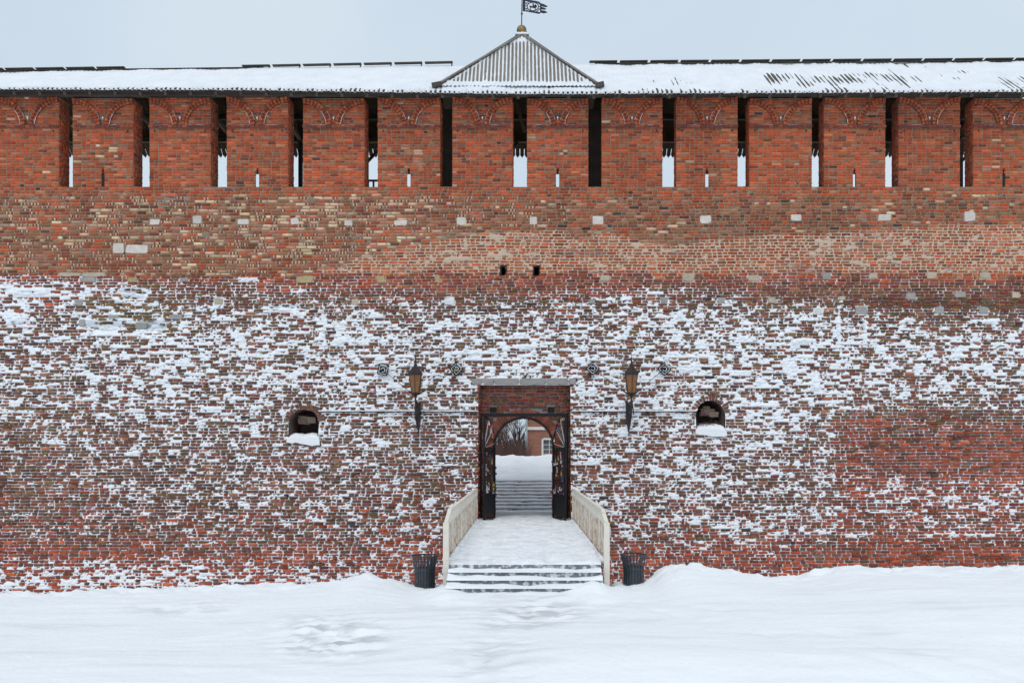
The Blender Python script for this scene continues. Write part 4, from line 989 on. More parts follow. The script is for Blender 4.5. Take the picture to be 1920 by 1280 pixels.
for i in range(4):
    y0 = -11.66-.30*i; zt = -.035-.112*i
    # riser block
    mb = MB(); mb.box(DX0+.03, DX1-.03, y0, y0+.4, zt-.35, zt-.004); child(mb.build('step', M_conc, br), br)
    if i < 4:
        xg = np.linspace(DX0+.04, DX1-.04, 150); yg = np.linspace(y0-.33, y0+.0, 14); Xg, Yg = np.meshgrid(xg, yg); u = (Yg-(y0-.33))/.33
        fill = (.004 if i == 0 else .014)+.028*u**1.5*(1+.7*fbm(Xg, Yg, .5, .5, 410+i, 2))+.035*np.clip((np.abs(Xg-.0)-1.0)/.5, 0, 1)*(1+.5*fbm(Xg, Yg, .3, .3, 420+i, 2))
        Zs = zt-.113+np.maximum(fill, .005)*(np.clip(u/.12, 0, 1))
        child(link('step_snow', grid_mesh('step_snow', np.stack([Xg, Yg, Zs], -1)), M_snow, br), br)

# railings
def railing(sx_, label):
    x0, x1 = (sx_*1.555, sx_*1.555)
    if sx_ > 0: x0, x1 = 1.60, 1.50
    else: x0, x1 = -1.56, -1.53
    Yn, Yf = -11.75, -.95
    def X(y): return x0+(x1-x0)*(y-Yn)/(Yf-Yn)
    r = empty('bridge_railing', (X(Yn), Yn, -.5), label, 'railing')
    Hh = .98
    def c(o): return child(o, r)
    mb = MB(); mb.box(X(Yn)-.055, X(Yn)+.055, Yn-.05, Yn+.05, -.62, .80); c(mb.build('end_post', M_cream, r))
    mb = MB(); mb.bar((X(Yn), Yn, .79), (X(Yn+.9), Yn+.9, Hh+.02), .075, .045); mb.bar((X(Yn+.88), Yn+.88, Hh+.02), (X(Yf), Yf, Hh+.02), .075, .045); c(mb.build('top_rail', M_cream, r))
    mb = MB(); mb.bar((X(Yn), Yn+.05, .10), (X(Yf), Yf, .10), .04, .045); c(mb.build('bottom_rail', M_rust, r))
    mb = MB(); mb.bar((X(Yn)+.003, Yn+.3, .74), (X(Yf)+.003, Yf, .78), .03, .035); c(mb.build('middle_rail', M_cream, r))
    npan = 8; Ls = (Yf-Yn-.1)/npan
    pm = MB(); pm.box(-.03, .03, -.03, .03, -.08, Hh); pme = pm.mesh('post'); pme.materials.append(M_cream)
    bme_ = MB(); bme_.box(-.010, .010, -.018, .018, .10, Hh); bm1 = bme_.mesh('baluster'); bm1.materials.append(M_cream)
    b2 = MB(); b2.box(-.011, .011, -.03, .03, .12, .74); bm2 = b2.mesh('baluster'); bm2.materials.append(M_rust)
    for i in range(npan+1):
        y = Yn+.1+Ls*i if i else Yn+.9*0+.12
        o = link('post', pme, None, r); o.location = (X(y), y, 0); c(o)
        if i == 0: o.scale = (1, 1, .8)
    nb = 90
    for i in range(nb):
        y = Yn+.2+(Yf-Yn-.25)*(i+.5)/nb; o = link('baluster', bm1 if i % 2 == 0 else bm2, None, r); o.location = (X(y), y, 0)
        if y < Yn+.9 and i % 2 == 0: o.scale = (1, 1, (.80+.19*(y-Yn)/.9)/Hh)
        c(o)
    # small square ornaments between the upper rails
    for i in range(npan*2):
        y = Yn+.4+(Yf-Yn-.5)*(i+.5)/(npan*2); mb = MB(); mb.box(X(y)-.008, X(y)+.008, y-.12, y+.12, .44, .62); c(mb.build('ornament_plate', M_cream, r))
    # snow caught at the foot
    mb = MB(); y = Yn+.3
    while y < Yf:
        R_ = random.uniform(.03, .07); mb.lathe([(R_*1.1, -.03), (R_, .02+R_*.3), (R_*.4, .05+R_*.6)], 6, X(y)-sx_*.05, y); y += random.uniform(.12, .5)
    o = mb.build('foot_snow', M_snow, r, smooth=True); tag(o, kind='stuff'); c(o)
railing(-1, 'rusty cream-painted metal railing along the left edge of the footbridge')
railing(1, 'rusty cream-painted metal railing along the right edge of the footbridge')

# ------------------------------------------------------------------ litter bins
def litter_bin(cx, label):
    r = empty('litter_bin', cx, label, 'bin', 'slatted litter bins either side of the steps')
    H = .66
    def prof(z): return .205 if z < .36 else .205+.055*((z-.36)/.3)**1.4*1.0
    NS = 22
    for k in range(NS):
        t = 2*math.pi*k/NS; mb = MB(); zz = [0, .36, .46, .56, .66]
        for a, b in zip(zz[:-1], zz[1:]):
            ra, rb = prof(a), prof(b); ct, st = math.cos(t), math.sin(t); tx, ty = -st*.016, ct*.016
            vs = []
            for rr, z in ((ra, a), (rb, b)):
                for w_, d_ in ((-1, .004), (1, .004), (1, -.004), (-1, -.004)): vs.append(((rr+d_)*ct+tx*w_, (rr+d_)*st+ty*w_, z))
            mb.add(vs, [(0,1,5,4),(1,2,6,5),(2,3,7,6),(3,0,4,7)])
        mb.build('slat', M_bin, r)
    def band(name, rad, z0, z1, t=.008): mb = MB(); mb.lathe([(rad-t, z0), (rad+t, z0), (rad+t, z1), (rad-t, z1), (rad-t, z0)], 28, caps=False); mb.build(name, M_bin, r)
    band('rim', .268, .655, .68, .012); band('hoop', .200, .37, .43); band('hoop', .198, .03, .06)
    mb = MB(); mb.lathe([(.15, .0), (.165, .36), (.155, .36), (.14, .02)], 20); mb.build('liner', M_liner, r, smooth=False)
    return r
Yb = -11.15; kb = (Yb-CY)/F
litter_bin(((796.5-VX)*kb, Yb, CZ-(1040-VY)*kb-.68), 'black slatted litter bin in the snow left of the steps')
litter_bin(((1188-VX)*kb, Yb, CZ-(1038-VY)*kb-.68), 'black slatted litter bin half sunk in the drift right of the steps')

# ------------------------------------------------------------------ iron gate
FY = -.14
gf = empty('iron_gate', (0, FY, 0), 'black wrought iron double gate standing open in its square frame under the arch', 'gate')
fx0, fx1 = at(900.5, 0, FY)[0], at(1065.5, 0, FY)[0]; fz0, fz1 = at(0, 780.5, FY)[2], at(0, 774.5, FY)[2]
mb = MB(); mb.box(fx0, fx1, -.04, .04, fz0, fz1); mb.build('crossbar', M_iron, gf)
for xx in (fx0+.025, fx1-.025): mb = MB(); mb.box(xx-.025, xx+.025, -.03, .03, .0, fz0); mb.build('post', M_iron, gf)
ar = MB(); Rr = 1.0; cxx = ACX
for i in range(24):
    A, B = math.pi*i/24, math.pi*(i+1)/24
    P4 = [(cxx+(AR+r)*math.cos(t), ASZ+(AZ-ASZ+r)*math.sin(t)) for r, t in ((-.03, A), (.015, A), (.015, B), (-.03, B))]; ar.extrude(P4, .13, .19)
ar.build('arch_bar', M_iron, gf)
def gate_leaf(side, label):
    hx = at(927.5 if side < 0 else 1037.5, 0, -.0)[0]; g = bpy.data.objects.new('gate_leaf', None); C.objects.link(g); g.parent = gf; g.location = (hx, -FY, .03)
    fx = at(908 if side < 0 else 1060.5, 0, -.90)[0]; ang = math.atan2(-.90, fx-hx)
    g.rotation_euler = (0, 0, ang); Wd = .96; top0 = ASZ-.05; Hq = 1.0
    def B(name, a, b, t=.03, m=M_iron): mb = MB(); mb.bar(a, b, t, t); return mb.build(name, m, g)
    B('stile', (0, 0, 0), (0, 0, top0), .045); B('stile', (Wd, 0, -.07), (Wd, 0, top0+Hq-.02), .05)
    B('rail', (0, 0, .02), (Wd, 0, .02)); B('rail', (0, 0, .76), (Wd, 0, .76)); B('rail', (0, 0, top0-.18), (Wd, 0, top0-.18)); B('rail', (0, 0, top0), (Wd, 0, top0), .04)
    mb = MB(); mb.box(.02, Wd-.02, -.008, .008, .10, .75); mb.build('kick_panel', M_iron, g)
    for k in range(7): B('bar', (Wd*(k+1)/8, 0, .76), (Wd*(k+1)/8, 0, top0), .02)
    mb = MB()
    for i in range(12):
        A, Bq = math.pi/2*i/12, math.pi/2*(i+1)/12; mb.bar((Wd-Wd*math.cos(A), 0, top0+Hq*math.sin(A)), (Wd-Wd*math.cos(Bq), 0, top0+Hq*math.sin(Bq)), .035, .035, up=(0, 1, 0))
    mb.build('arched_top', M_iron, g)
    for k in range(6):
        A = math.pi/2*(k+.6)/6.4; B('ray', (Wd, 0, top0), (Wd-Wd*math.cos(A), 0, top0+Hq*math.sin(A)), .016, M_iron if k % 2 else M_pipe)
    mb = MB()
    for k in range(6):
        a = Wd*k/6; mb.bar((a, 0, .02), (a+Wd/12, 0, -.06), .012, .012); mb.bar((a+Wd/12, 0, -.06), (a+Wd/6, 0, .02), .012, .012)
    mb.build('zigzag_foot', M_iron, g)
    mb = MB()
    for k in range(10):
        cxr = Wd*(k+.5)/10
        for z_ in (top0-.09,):
            mb.tube([(cxr+.035*math.cos(t_*math.pi/4), 0, z_+.05*math.sin(t_*math.pi/4)) for t_ in range(9)], .007, 4, False)
    mb.build('ring_frieze', M_iron, g)
    bpy.context.view_layer.update()
    return g, Wd, top0, Hq
LM = MB(); LM.box(-.028, .028, -.014, .014, -.05, 0); LM.tube([(-.02, 0, 0), (-.02, 0, .025), (-.012, 0, .042), (.012, 0, .042), (.02, 0, .025), (.02, 0, 0)], .006, 5)
lock_me = {}
for kname, mm in M_lock.items():
    me_ = LM.mesh('padlock'); me_.materials.append(mm); lock_me[kname] = me_
RM = MB(); RM.add([(-.014, 0, 0), (.014, 0, 0), (.020, .02, -.09), (-.005, .02, -.09), (.028, .0, -.19), (.0, .0, -.20), (-.014, .003, 0), (.014, .003, 0), (.020, .023, -.09), (-.005, .023, -.09), (.028, .003, -.19), (.0, .003, -.20)], [(0,1,2,3),(3,2,4,5),(7,6,9,8),(8,9,11,10),(0,6,7,1),(5,4,10,11)])
rib_me = {}
for kname in ('white', 'pink', 'blue'):
    me_ = RM.mesh('ribbon'); me_.materials.append(M_lock[kname]); rib_me[kname] = me_
for side, nm in ((-1, 'left'), (1, 'right')):
    g, Wd, top0, Hq = gate_leaf(side, 'black iron gate leaf hung with padlocks, swung open against the '+nm+' side of the archway')
    Mw = g.matrix_world
    rs = random.Random(40+side); locks = []
    for k in range(26):
        if k < 9: A = rs.uniform(.15, 1.45); lx, lz = Wd-Wd*math.cos(A)*rs.uniform(.85, 1), top0+Hq*math.sin(A)-.04
        elif k < 19: lx, lz = rs.uniform(.05, Wd-.05), .80+rs.uniform(.03, .26)*rs.random()
        else: lx, lz = rs.uniform(.05, Wd-.05), rs.uniform(1.0, 2.1)
        kn = rs.choice(['red', 'pink', 'blue', 'brass', 'silver', 'white', 'silver', 'brass', 'silver'])
        locks.append((kn, lz, lx))
    ORD = ['highest', 'second highest', 'third highest', 'fourth highest', 'fifth highest', 'sixth highest', 'seventh highest', 'eighth highest', 'ninth highest', 'tenth highest', 'eleventh highest', 'twelfth highest']
    for kn in LOCKC:
        for r_, (_, lz, lx) in enumerate(sorted([l for l in locks if l[0] == kn], key=lambda l: -l[1])):
            o = link('padlock', lock_me[kn]); o.location = Mw @ Vector((lx, rs.uniform(-.03, .03), lz)); o.scale = (rs.uniform(.9, 1.45),)*3; o.rotation_euler = (rs.uniform(-.3, .3), rs.uniform(-.4, .4), rs.uniform(0, 3))
            tag(o, f'small {kn} padlock on the {nm} gate leaf, the {ORD[r_]} {kn} one there', 'padlock', 'love padlocks on the gate leaves')
    ks = ['white', 'white', 'pink', 'blue', 'white', 'white']; cnt = {}
    hs_ = sorted([rs.uniform(1.1, 2.15) for _ in ks], reverse=True); rs.shuffle(ks)
    for kn, lz in zip(ks, hs_):
        r_ = cnt.get(kn, 0); cnt[kn] = r_+1
        o = link('ribbon', rib_me[kn]); o.location = Mw @ Vector((rs.uniform(.1, Wd-.1), -.02, lz)); o.rotation_euler = (0, 0, rs.uniform(-.8, .8))
        tag(o, f'thin {kn} ribbon on the bars of the {nm} gate leaf, the {ORD[r_]} {kn} one', 'ribbon', 'ribbons tied to the gate leaves')

# ------------------------------------------------------------------ lanterns
def lantern(px, py_top, label, flip):
    Yl = -1.35; k = (Yl-CY)/F
    cx = (px-VX)*k; zb = CZ-(738-VY)*k; r = empty('wall_lantern', (cx, Yl, zb), label, 'lantern')
    def hexr(R, z): return [(R*math.cos(math.pi/3*i+math.pi/6), R*math.sin(math.pi/3*i+math.pi/6), z) for i in range(6)]
    s = k
    Rb, Rt, H = 8.0*s, 12.5*s, 36*s
    lo, hi = hexr(Rb, .02), hexr(Rt, H)
    for i in range(6):
        j = (i+1) % 6; mb = MB(); f = .94
        q4 = [Vector(lo[i]), Vector(lo[j]), Vector(hi[j]), Vector(hi[i])]; c = sum(q4, Vector())/4; nrm = Vector((c.x, c.y, 0)).normalized()*.004
        q4 = [c+(p-c)*f for p in q4]; mb.add([p-nrm for p in q4]+[p+nrm for p in q4], [(3,2,1,0),(4,5,6,7),(0,1,5,4),(1,2,6,5),(2,3,7,6),(3,0,4,7)]); mb.build('pane', M_amber, r)
        mb = MB(); mb.bar(lo[i], hi[i], .022, .022); mb.build('corner_bar', M_iron2, r)
    mb = MB(); mb.lathe([(Rb*1.0, -.02), (Rb*1.3, .0), (Rb*1.3, .02), (Rb, .03)], 6, rot=math.pi/6); mb.lathe([(.02, -.14), (.05, -.09), (.035, -.05), (Rb*.8, -.02)], 8); mb.build('base', M_iron2, r)
    mb = MB(); mb.lathe([(Rt*1.12, H-.01), (Rt*1.14, H+.03), (Rt*.86, H+.13), (Rt*.5, H+.22), (Rt*.28, H+.26), (Rt*.28, H+.31), (.01, H+.36)], 6, rot=math.pi/6); mb.build('cap', M_iron2, r)
    mb = MB(); mb.tube([(0, 0, H+.34), (0, 0, H+.72)], [.014, .004], 6); mb.lathe([(.01, H+.42), (.03, H+.45), (.01, H+.48)], 8); mb.build('finial', M_iron2, r)
    mb = MB()
    for i in range(6):
        t = math.pi/3*i+math.pi/6; pts = []
        for kk in range(12):
            u = kk/11; R = Rt*(1.05+.38*abs(math.sin(u*math.pi*1.05))**.8)*(1-u**3*.96); pts.append((R*math.cos(t), R*math.sin(t), H+.02+u*.50))
        mb.tube(pts, .0075, 4, False)
        e = [(Rt*(1.2+.22*math.cos(a))*math.cos(t), Rt*(1.2+.22*math.cos(a))*math.sin(t), H+.06+.07*math.sin(a)) for a in [x_*math.pi/4 for x_ in range(7)]]; mb.tube(e, .006, 4, False)
    mb.build('scroll_cage', M_iron2, r)
    # bracket: upright with a scroll console back to the wall
    wy = float(plane(zb-1.0))-Yl
    mb = MB(); dxs = 5*s*(1 if flip else 1)
    mb.bar((0, 0, -.12), (0, 0, -.62), .045, .045); mb.bar((dxs*.2, .02, -.20), (dxs*1.6, wy*.6, -.62), .03, .03)
    mb.build('upright', M_iron2, r)
    mb = MB()
    mb.bar((0, 0, -.58), (0, wy, -.58), .05, .06); mb.bar((0, 0, -.30), (0, wy, -.30), .03, .04)
    mb.add([(-.09, wy-.04, -.22), (.07, wy-.04, -.22), (.07, wy-.04, -.75), (.03, wy-.05, -1.05), (.0, wy-.05, -1.32), (-.03, wy-.05, -1.05), (-.08, wy-.04, -.72)]+[(-.09, wy+.0, -.22), (.07, wy, -.22), (.07, wy, -.75), (.03, wy, -1.05), (.0, wy, -1.32), (-.03, wy, -1.05), (-.08, wy, -.72)], [(0,1,2,3,4,5,6)]+[(i, 7+i, 7+(i+1) % 7, (i+1) % 7) for i in range(7)])
    mb.build('back_plate', M_iron2, r)
    mb = MB()
    pts = [(0, wy*u, -.58-.55*math.sin(u*1.5)) for u in [i/8 for i in range(9)]]; mb.tube(pts, .02, 5)
    for cy_, cz_, R in ((.18, -.44, .10), (.36, -.78, .09), (.12, -.72, .06)):
        mb.tube([(0.0, cy_+R*(1-i*.045)*math.cos(i*.5), cz_+R*(1-i*.045)*math.sin(i*.5)) for i in range(18)], .012, 4, False)
        mb.tube([(R*.8*(1-i*.045)*math.cos(i*.5), cy_, cz_+R*(1-i*.045)*math.sin(i*.5)) for i in range(18)], .010, 4, False)
    mb.build('scrollwork', M_iron2, r)
    # stay rods down from the anchor plates
    return r, zb, cx, Yl
l1 = lantern(779, 0, 'wrought iron lantern with amber panes on the wall left of the gate', False)
l2 = lantern(1184, 0, 'wrought iron lantern with amber panes on the wall right of the gate', True)
def anchor(px, py, tilt, label, lan, deco=None):
    x, Y, z = wall_at(px, py); r = empty('anchor_plate', (x, Y-.07, z), label, 'anchor plate', 'diamond anchor plates beside the lanterns')
    r.rotation_euler = (0, math.radians(tilt), 0); h = .150; r.location.y -= .03
    mb = MB(); mb.box(-h, h, 0, .02, -h, h); mb.build('plate', M_iron, r)
    mb = MB(); t = .022
    for a, b in (((-h, -.012, -h), (h, -.012, -h)), ((h, -.012, -h), (h, -.012, h)), ((h, -.012, h), (-h, -.012, h)), ((-h, -.012, h), (-h, -.012, -h))): mb.bar(a, b, .028, .03, up=(0, 1, 0))
    mb.build('border', M_iron, r)
    mb = MB(); mb.tube([((.066)*math.cos(a), -.018, .066*math.sin(a)) for a in [i*math.pi/10 for i in range(-6, 11)]], .011, 5); mb.build('snowy_ring', M_snow, r)
    mb = MB(); mb.lathe([(.045, -.01), (.04, .02), (.015, .035)], 10); o = mb.build('boss', M_iron, r); o.rotation_euler = (math.pi/2, 0, 0); o.location = (0, -.02, 0)
    mb = MB(); bx = .012
    for sgn in (1,):
        mb.bar((h*.9*.7, -.025, h), (-h*.7, -.025, h+.0), .03, .02)
    mb.build('edge_snow', M_snow, r)
    mb = MB(); e_ = h*.80
    for p_, q_ in (((-e_, -e_), (e_, -e_)), ((e_, -e_), (e_, e_)), ((e_, e_), (-e_, e_)), ((-e_, e_), (-e_, -e_))): mb.bar((p_[0], -.004, p_[1]), (q_[0], -.004, q_[1]), .016, .012, up=(0, 1, 0))
    mb.build('frost_line', M_snow, r)
    ro, zb, cx, Yl = lan
    a = Vector((x, Y-.05, z)); b = Vector((cx, Yl+.05, zb-.08)); mb = MB(); mb.bar(a-ro.location, b-ro.location, .014, .014)
    c = a+(b-a)*.80; d = a+(b-a)*.93; mb.bar(c-ro.location, d-ro.location, .04, .04); mb.build('stay_rod', M_iron2, ro)
    return r
anchor(719, 694, 12, 'black diamond anchor plate leftmost of the four, tilted out of square', l1)
a2 = anchor(856, 692, 45, 'black diamond anchor plate between the left lantern and the gate with a gold ribbon bunch', l1)
anchor(1111, 691, 45, 'black diamond anchor plate between the gate and the right lantern', l2)
anchor(1245, 692, 45, 'black diamond anchor plate rightmost of the four, outside the right lantern', l2)
mb = MB()
for i in range(10):
    a = random.uniform(0, 6.28); R = random.uniform(.02, .08); c = Vector((R*math.cos(a)-.02, 0, R*math.sin(a)-.02)); d = Vector((random.uniform(-.03, .03), -.03, random.uniform(-.04, .04)))
    mb.tube([c, c+d*.5, c+d], [.012, .02, .006], 5)
o = mb.build('ribbon_bunch', M_lock['brass']); o.location = wall_at(855, 694); o.location.y -= .14; tag(o, 'bunch of gold ribbon stuck on the plate left of the gate', 'ribbon')
# conduits with a line of snow
for nm, a, b in (('left', 598, 896), ('right', 1072, 1306)):
    xa, Yw, zz = wall_at(a, 772); xb = wall_at(b, 772)[0]; r = empty('conduit', (xa, Yw-.06, zz), f'thin black horizontal pipe with snow along it between the {nm} niche and the gate', 'pipe')
    L = xb-xa; mb = MB(); mb.tube([(0, 0, 0), (L*.5, 0, .006), (L, 0, 0)], .018, 6); mb.build('pipe', M_iron, r)
    mb = MB(); pts = [(L*i/40, 0, .028+.004*random.random()) for i in range(41)]; mb.tube(pts, [random.uniform(.014, .026) for _ in pts], 5); mb.build('snow_line', M_snow, r)
    for i in range(5): mb = MB(); u = L*(i+.3)/5; mb.box(u-.012, u+.012, -.022, .09, -.024, .024); mb.build('clip', M_iron, r)

# ------------------------------------------------------------------ beyond the gate
mb = MB(); mb.box(-1.4, 1.35, .2, 4.62, -.5, -.055); o = mb.build('passage_floor', M_conc); tag(o, 'dark trodden stone floor inside the gate passage', kind='structure')
xg = np.linspace(-1.38, 1.33, 60); yg = np.linspace(1.5, 4.66, 60); Xg, Yg = np.meshgrid(xg, yg)
o = link('passage_snow', grid_mesh('passage_snow', np.stack([Xg, Yg, -.03+.012*fbm(Xg, Yg, .3, .3, 501, 3)], -1)), M_snowg); tag(o, 'thin grey trampled snow on the passage floor', kind='structure')
M_step = mat('step_snow', (.82,.84,.87), .8, .06, 3, .01, 20, col2=(.3,.3,.31), c2scale=7, c2pos=(.68,.74), stretch=(.5, 1, 1))
stp = empty('snowy_stairs', (0, 4.6, 0), 'flight of low snowy steps climbing behind the open gate', 'stairs')
for k in range(9):
    y0 = 4.64+.35*k; zt = .10+.114*k
    mb = MB(); mb.box(-2.6, 2.6, y0-4.6, y0+.5-4.6, zt-.6, zt-.03); mb.build('step', M_conc, stp)
    xg = np.linspace(-2.6, 2.6, 200); yg = np.array([y0-.03, y0-.032, y0-.01, y0+.05, y0+.15, y0+.25, y0+.34, y0+.38]); Xg, Yg = np.meshgrid(xg, yg); u = (Yg-y0)/.35
    Zs = zt-.025+.02*fbm(Xg, Yg, .3, .2, 520+k, 2)*.5+.05*np.clip(u, 0, 1); Zs[0] = zt-.102+.016*fbm(Xg[0], Xg[0]*0+k, .25, 1, 530+k, 2); Zs[1] = Zs[0]+.01
    Yg[0:2] += .01
    link('step_snow', grid_mesh('step_snow', np.stack([Xg, Yg-4.6, Zs], -1)), M_step, stp)
# hill beyond
xg = np.concatenate([np.linspace(-420, -12, 22)[:-1], np.arange(-12, 12, .12), np.linspace(12, 420, 22)]); yg = np.concatenate([[4.38], np.arange(4.7, 26, .12), np.linspace(26, 500, 24)]); Xg, Yg = np.meshgrid(xg, yg)
stair = np.exp(-(Xg/2.75)**20)
h0 = np.interp(Yg, [4.3, 7.6, 9, 12, 14.5, 30, 500], [-.2, .93, 1.12, 1.50, 1.84, 1.5, 1.2])
crest = np.interp(Xg, [-3, -1.45, -.9, -.55, 0, .6, 1.3, 3], [.0, .0, .05, .10, .0, .06, .13, .2])
Zh = h0+crest*np.exp(-((Yg-14.3)/2.6)**2)+.06*fbm(Xg, Yg, 1.0, 1.0, 601, 3)*np.clip((Yg-8)/2, 0, 1)*np.clip((24-Yg)/6, 0.15, 1)+.07*np.exp(-(((Xg+.65)/.5)**2+((Yg-11.5)/.7)**2))
Zh = Zh+.05*np.clip(fbm(Xg, Yg, .45, .5, 605, 3), -.5, 2)*np.exp(-((Yg-12.8)/1.6)**2)
Zh = np.where(Yg < 7.55, Zh-.5*stair, Zh)
o = link('snow_hill', grid_mesh('snow_hill', np.stack([Xg, Yg, Zh], -1)), M_snow); tag(o, 'snow bank rising behind the gate towards the brick house', kind='structure')
# brick house
HY = 24.0; kh = (HY-CY)/F
hx0 = (989-VX)*kh; hs = empty('brick_house', (hx0, HY, 1.2), 'red brick house with a white cornice band seen through the gate arch', 'house')
def hz(py): return CZ-(py-VY)*kh-1.2
wx0, wx1 = (1017-VX)*kh-hx0, (1043-VX)*kh-hx0; wz1, wz0 = hz(822.5), hz(862)
mb = MB(); Wt = 8; Ht = 5.4
mb.box(0, wx0, 0, .35, -.5, Ht); mb.box(wx1, Wt, 0, .35, -.5, Ht); mb.box(wx0, wx1, 0, .35, wz1, Ht); mb.box(wx0, wx1, 0, .35, -.5, wz0); mb.box(0, .35, .35, 8, -.5, Ht); mb.box(Wt-.35, Wt, .35, 8, -.5, Ht); mb.box(.35, Wt-.35, 7.65, 8, -.5, Ht)
mb.build('wall', M_farbrick, hs, fix=False)
mb = MB(); mb.box(-.06, Wt+.06, -.08, .0, hz(805.5), hz(800)); mb.build('cornice_band', M_white, hs)
mb = MB(); mb.add([(-.4, -.4, Ht), (Wt+.4, -.4, Ht), (Wt+.4, 8.4, Ht), (-.4, 8.4, Ht), (2, 4, Ht+2.4), (Wt-2, 4, Ht+2.4)], [(0,1,5,4),(1,2,5),(2,3,4,5),(3,0,4),(3,2,1,0)]); mb.build('roof', M_roofsnow, hs)
wn = MB(); t = .06; wn.box(wx0-.05, wx0+t, -.03, .1, wz0, wz1); wn.box(wx1-t, wx1+.05, -.03, .1, wz0, wz1); wn.box(wx0+t, wx1-t, -.03, .1, wz1-t, wz1+.05); wn.box(wx0+t, wx1-t, -.03, .1, wz0-.05, wz0+t)
win = wn.build('window', M_white, hs)
cols_, rows_ = 2, 4; pw = (wx1-wx0-2*t)/cols_; phh = (wz1-wz0-2*t)/rows_
for i in range(cols_):
    for j in range(rows_):
        a = wx0+t+pw*i; b = wz0+t+phh*j; mb = MB(); mb.box(a+.018, a+pw-.018, .05, .06, b+.018, b+phh-.018); mb.build('pane', M_glass, win)
mb = MB()
for i in range(1, cols_): mb.box(wx0+t+pw*i-.018, wx0+t+pw*i+.018, .02, .07, wz0+t, wz1-t)
for j in range(1, rows_): mb.box(wx0+t, wx1-t, .025, .065, wz0+t+phh*j-.015, wz0+t+phh*j+.015)
mb.build('glazing_bars', M_white, win)
mb = MB(); mb.box(wx0+.02, wx1-.02, .12, .14, wz0, wz1); mb.build('curtain', mat('curtain', (.32,.33,.31), .9, .3, 4), hs)
mb = MB(); mb.tube([(-.04, -.08, -.4), (-.04, -.08, Ht-.3)], .05, 8); mb.build('drainpipe', M_pipe, hs)
# bare trees and thicket
def bare_tree(x, y, z, H, seed, label, spread=.5, m=M_branch, n0=7):
    rs = random.Random(seed); mb = MB(); tr = MB(); root = empty('bare_tree', (x, y, z), label, 'tree', 'bare trees beyond the gate')
    def grow(p, d, L, r, lev, tgt):
        q1 = p+d*L*.5+Vector((rs.gauss(0, .04), rs.gauss(0, .04), 0))*L; q2 = q1+(d+Vector((rs.gauss(0, .15), rs.gauss(0, .15), .1))).normalized()*L*.5
        tgt.tube([p, q1, q2], [r, r*.8, r*.6], 4 if lev < 2 else 3, False)
        if lev >= 4: return
        nn_ = rs.randint(3, 4) if lev else n0
        for i in range(nn_):
            u = rs.uniform(.35, 1); b = p+(q2-p)*u; a = rs.uniform(0, 6.28); dd = (d+Vector((math.cos(a), math.sin(a), .25))*spread*rs.uniform(.5, 1.2)).normalized()
            grow(b, dd, L*rs.uniform(.5, .75), r*.55, lev+1, mb)
    grow(Vector((0, 0, 0)), Vector((rs.gauss(0, .06), rs.gauss(0, .06), 1)).normalized(), H*.55, H*.016, 0, tr)
    tr.build('trunk', m, root, fix=False); mb.build('crown', m, root, fix=False)
M_brush = mat('reddish_brush', (.12,.07,.06), .9, .3, 2)
tl = ['bare grey-brown tree at the far left of the view through the gate', 'bare tree second from the left behind the snow bank', 'low reddish bare thicket tree in the middle of the view through the gate', 'bare tree just left of the dark conifer', 'slender bare tree left behind the conifer', 'wide bare tree furthest back beyond the gate', 'small twiggy bare tree nearest the snow crest', 'bare tree hidden mostly behind the left gate jamb']
for i, (px, Yt, H) in enumerate(((931, 24, 3.2), (941, 27, 3.0), (950, 22, 2.1), (962, 26, 2.6), (971, 30, 3.2), (946, 36, 3.4), (956, 20, 1.5), (918, 25, 3.2))):
    k = (Yt-CY)/F; bare_tree((px-VX)*k, Yt, 1.3, H, 60+i, tl[i], .5, M_brush if i % 2 == 0 else M_branch)
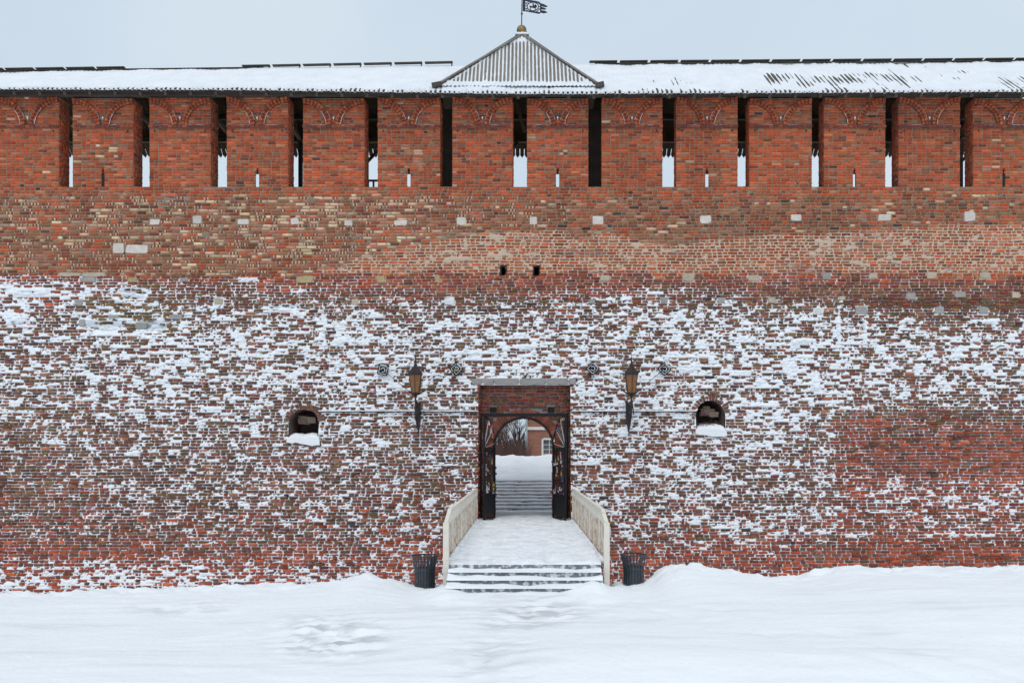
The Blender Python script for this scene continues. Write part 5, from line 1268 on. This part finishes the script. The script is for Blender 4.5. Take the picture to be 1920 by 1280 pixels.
# low dense brush as stuff behind the snow crest
mb = MB(); rs = random.Random(3)
for i in range(2600):
    y = rs.uniform(20, 34); k = (y-CY)/F; x = (rs.uniform(895, 992)-VX)*k; H = rs.uniform(.5, 1.5); a = Vector((x, y, 1.35)); d = Vector((rs.gauss(0, .22), rs.gauss(0, .2), 1))*H
    mb.tube([a, a+d*.5+Vector((rs.gauss(0, .03), 0, 0)), a+d], [.012, .009, .004], 3, False)
o = mb.build('brushwood', M_brush, fix=False); tag(o, 'dense reddish brown brushwood behind the snow bank', 'brush', kind='stuff')
# conifer
ky = 26.0; k = (ky-CY)/F; cf = empty('spruce_tree', ((982-VX)*k, ky, 1.3), 'dark green spruce partly behind the corner of the brick house', 'tree')
mb = MB(); mb.tube([(0, 0, 0), (0, 0, 2.1)], [.07, .01], 6); mb.build('trunk', M_branch, cf)
mb = MB(); rs = random.Random(8)
for i in range(2600):
    z = rs.uniform(.1, 1.9); R = (2.05-z)*.36*math.sqrt(rs.random())*rs.uniform(.7, 1.1); a = rs.uniform(0, 6.28); c = Vector((R*math.cos(a), R*math.sin(a), z-R*.25)); d = Vector((math.cos(a), math.sin(a), rs.uniform(-.3, .5)))*rs.uniform(.05, .11); s_ = Vector((-math.sin(a), math.cos(a), 0))*.012
    mb.add([c-s_, c+s_, c+d+s_*.3, c+d-s_*.3], [(0,1,2,3)])
mb.build('crown', M_needle, cf, fix=False)
k = 90/F; sp = MB(); sp.tube([(0, 0, 0), (0, 0, 3.0), (0, 0, CZ-(797-VY)*k-1)], [.16, .10, .02], 6); o = sp.build('mast', M_iron); o.location = ((974-VX)*k, 60, 1); tag(o, 'thin dark mast rising above the bare trees', 'mast')
# far belt of woodland closing the view
mb = MB(); rs = random.Random(9)
for i in range(1400):
    y = rs.uniform(60, 75); x = rs.uniform(-14, 6); H = rs.uniform(1.0, 2.6); a = Vector((x, y, 1.2)); d = Vector((rs.gauss(0, .15), 0, 1))*H
    mb.tube([a, a+d], [.03, .01], 3, False)
o = mb.build('far_woodland', mat('far_wood', (.16,.13,.13), .9, .2, 1), fix=False); tag(o, 'pale grey belt of far bare woodland', 'woodland', kind='stuff')
print('bricks', len(V), 'panel', nb)
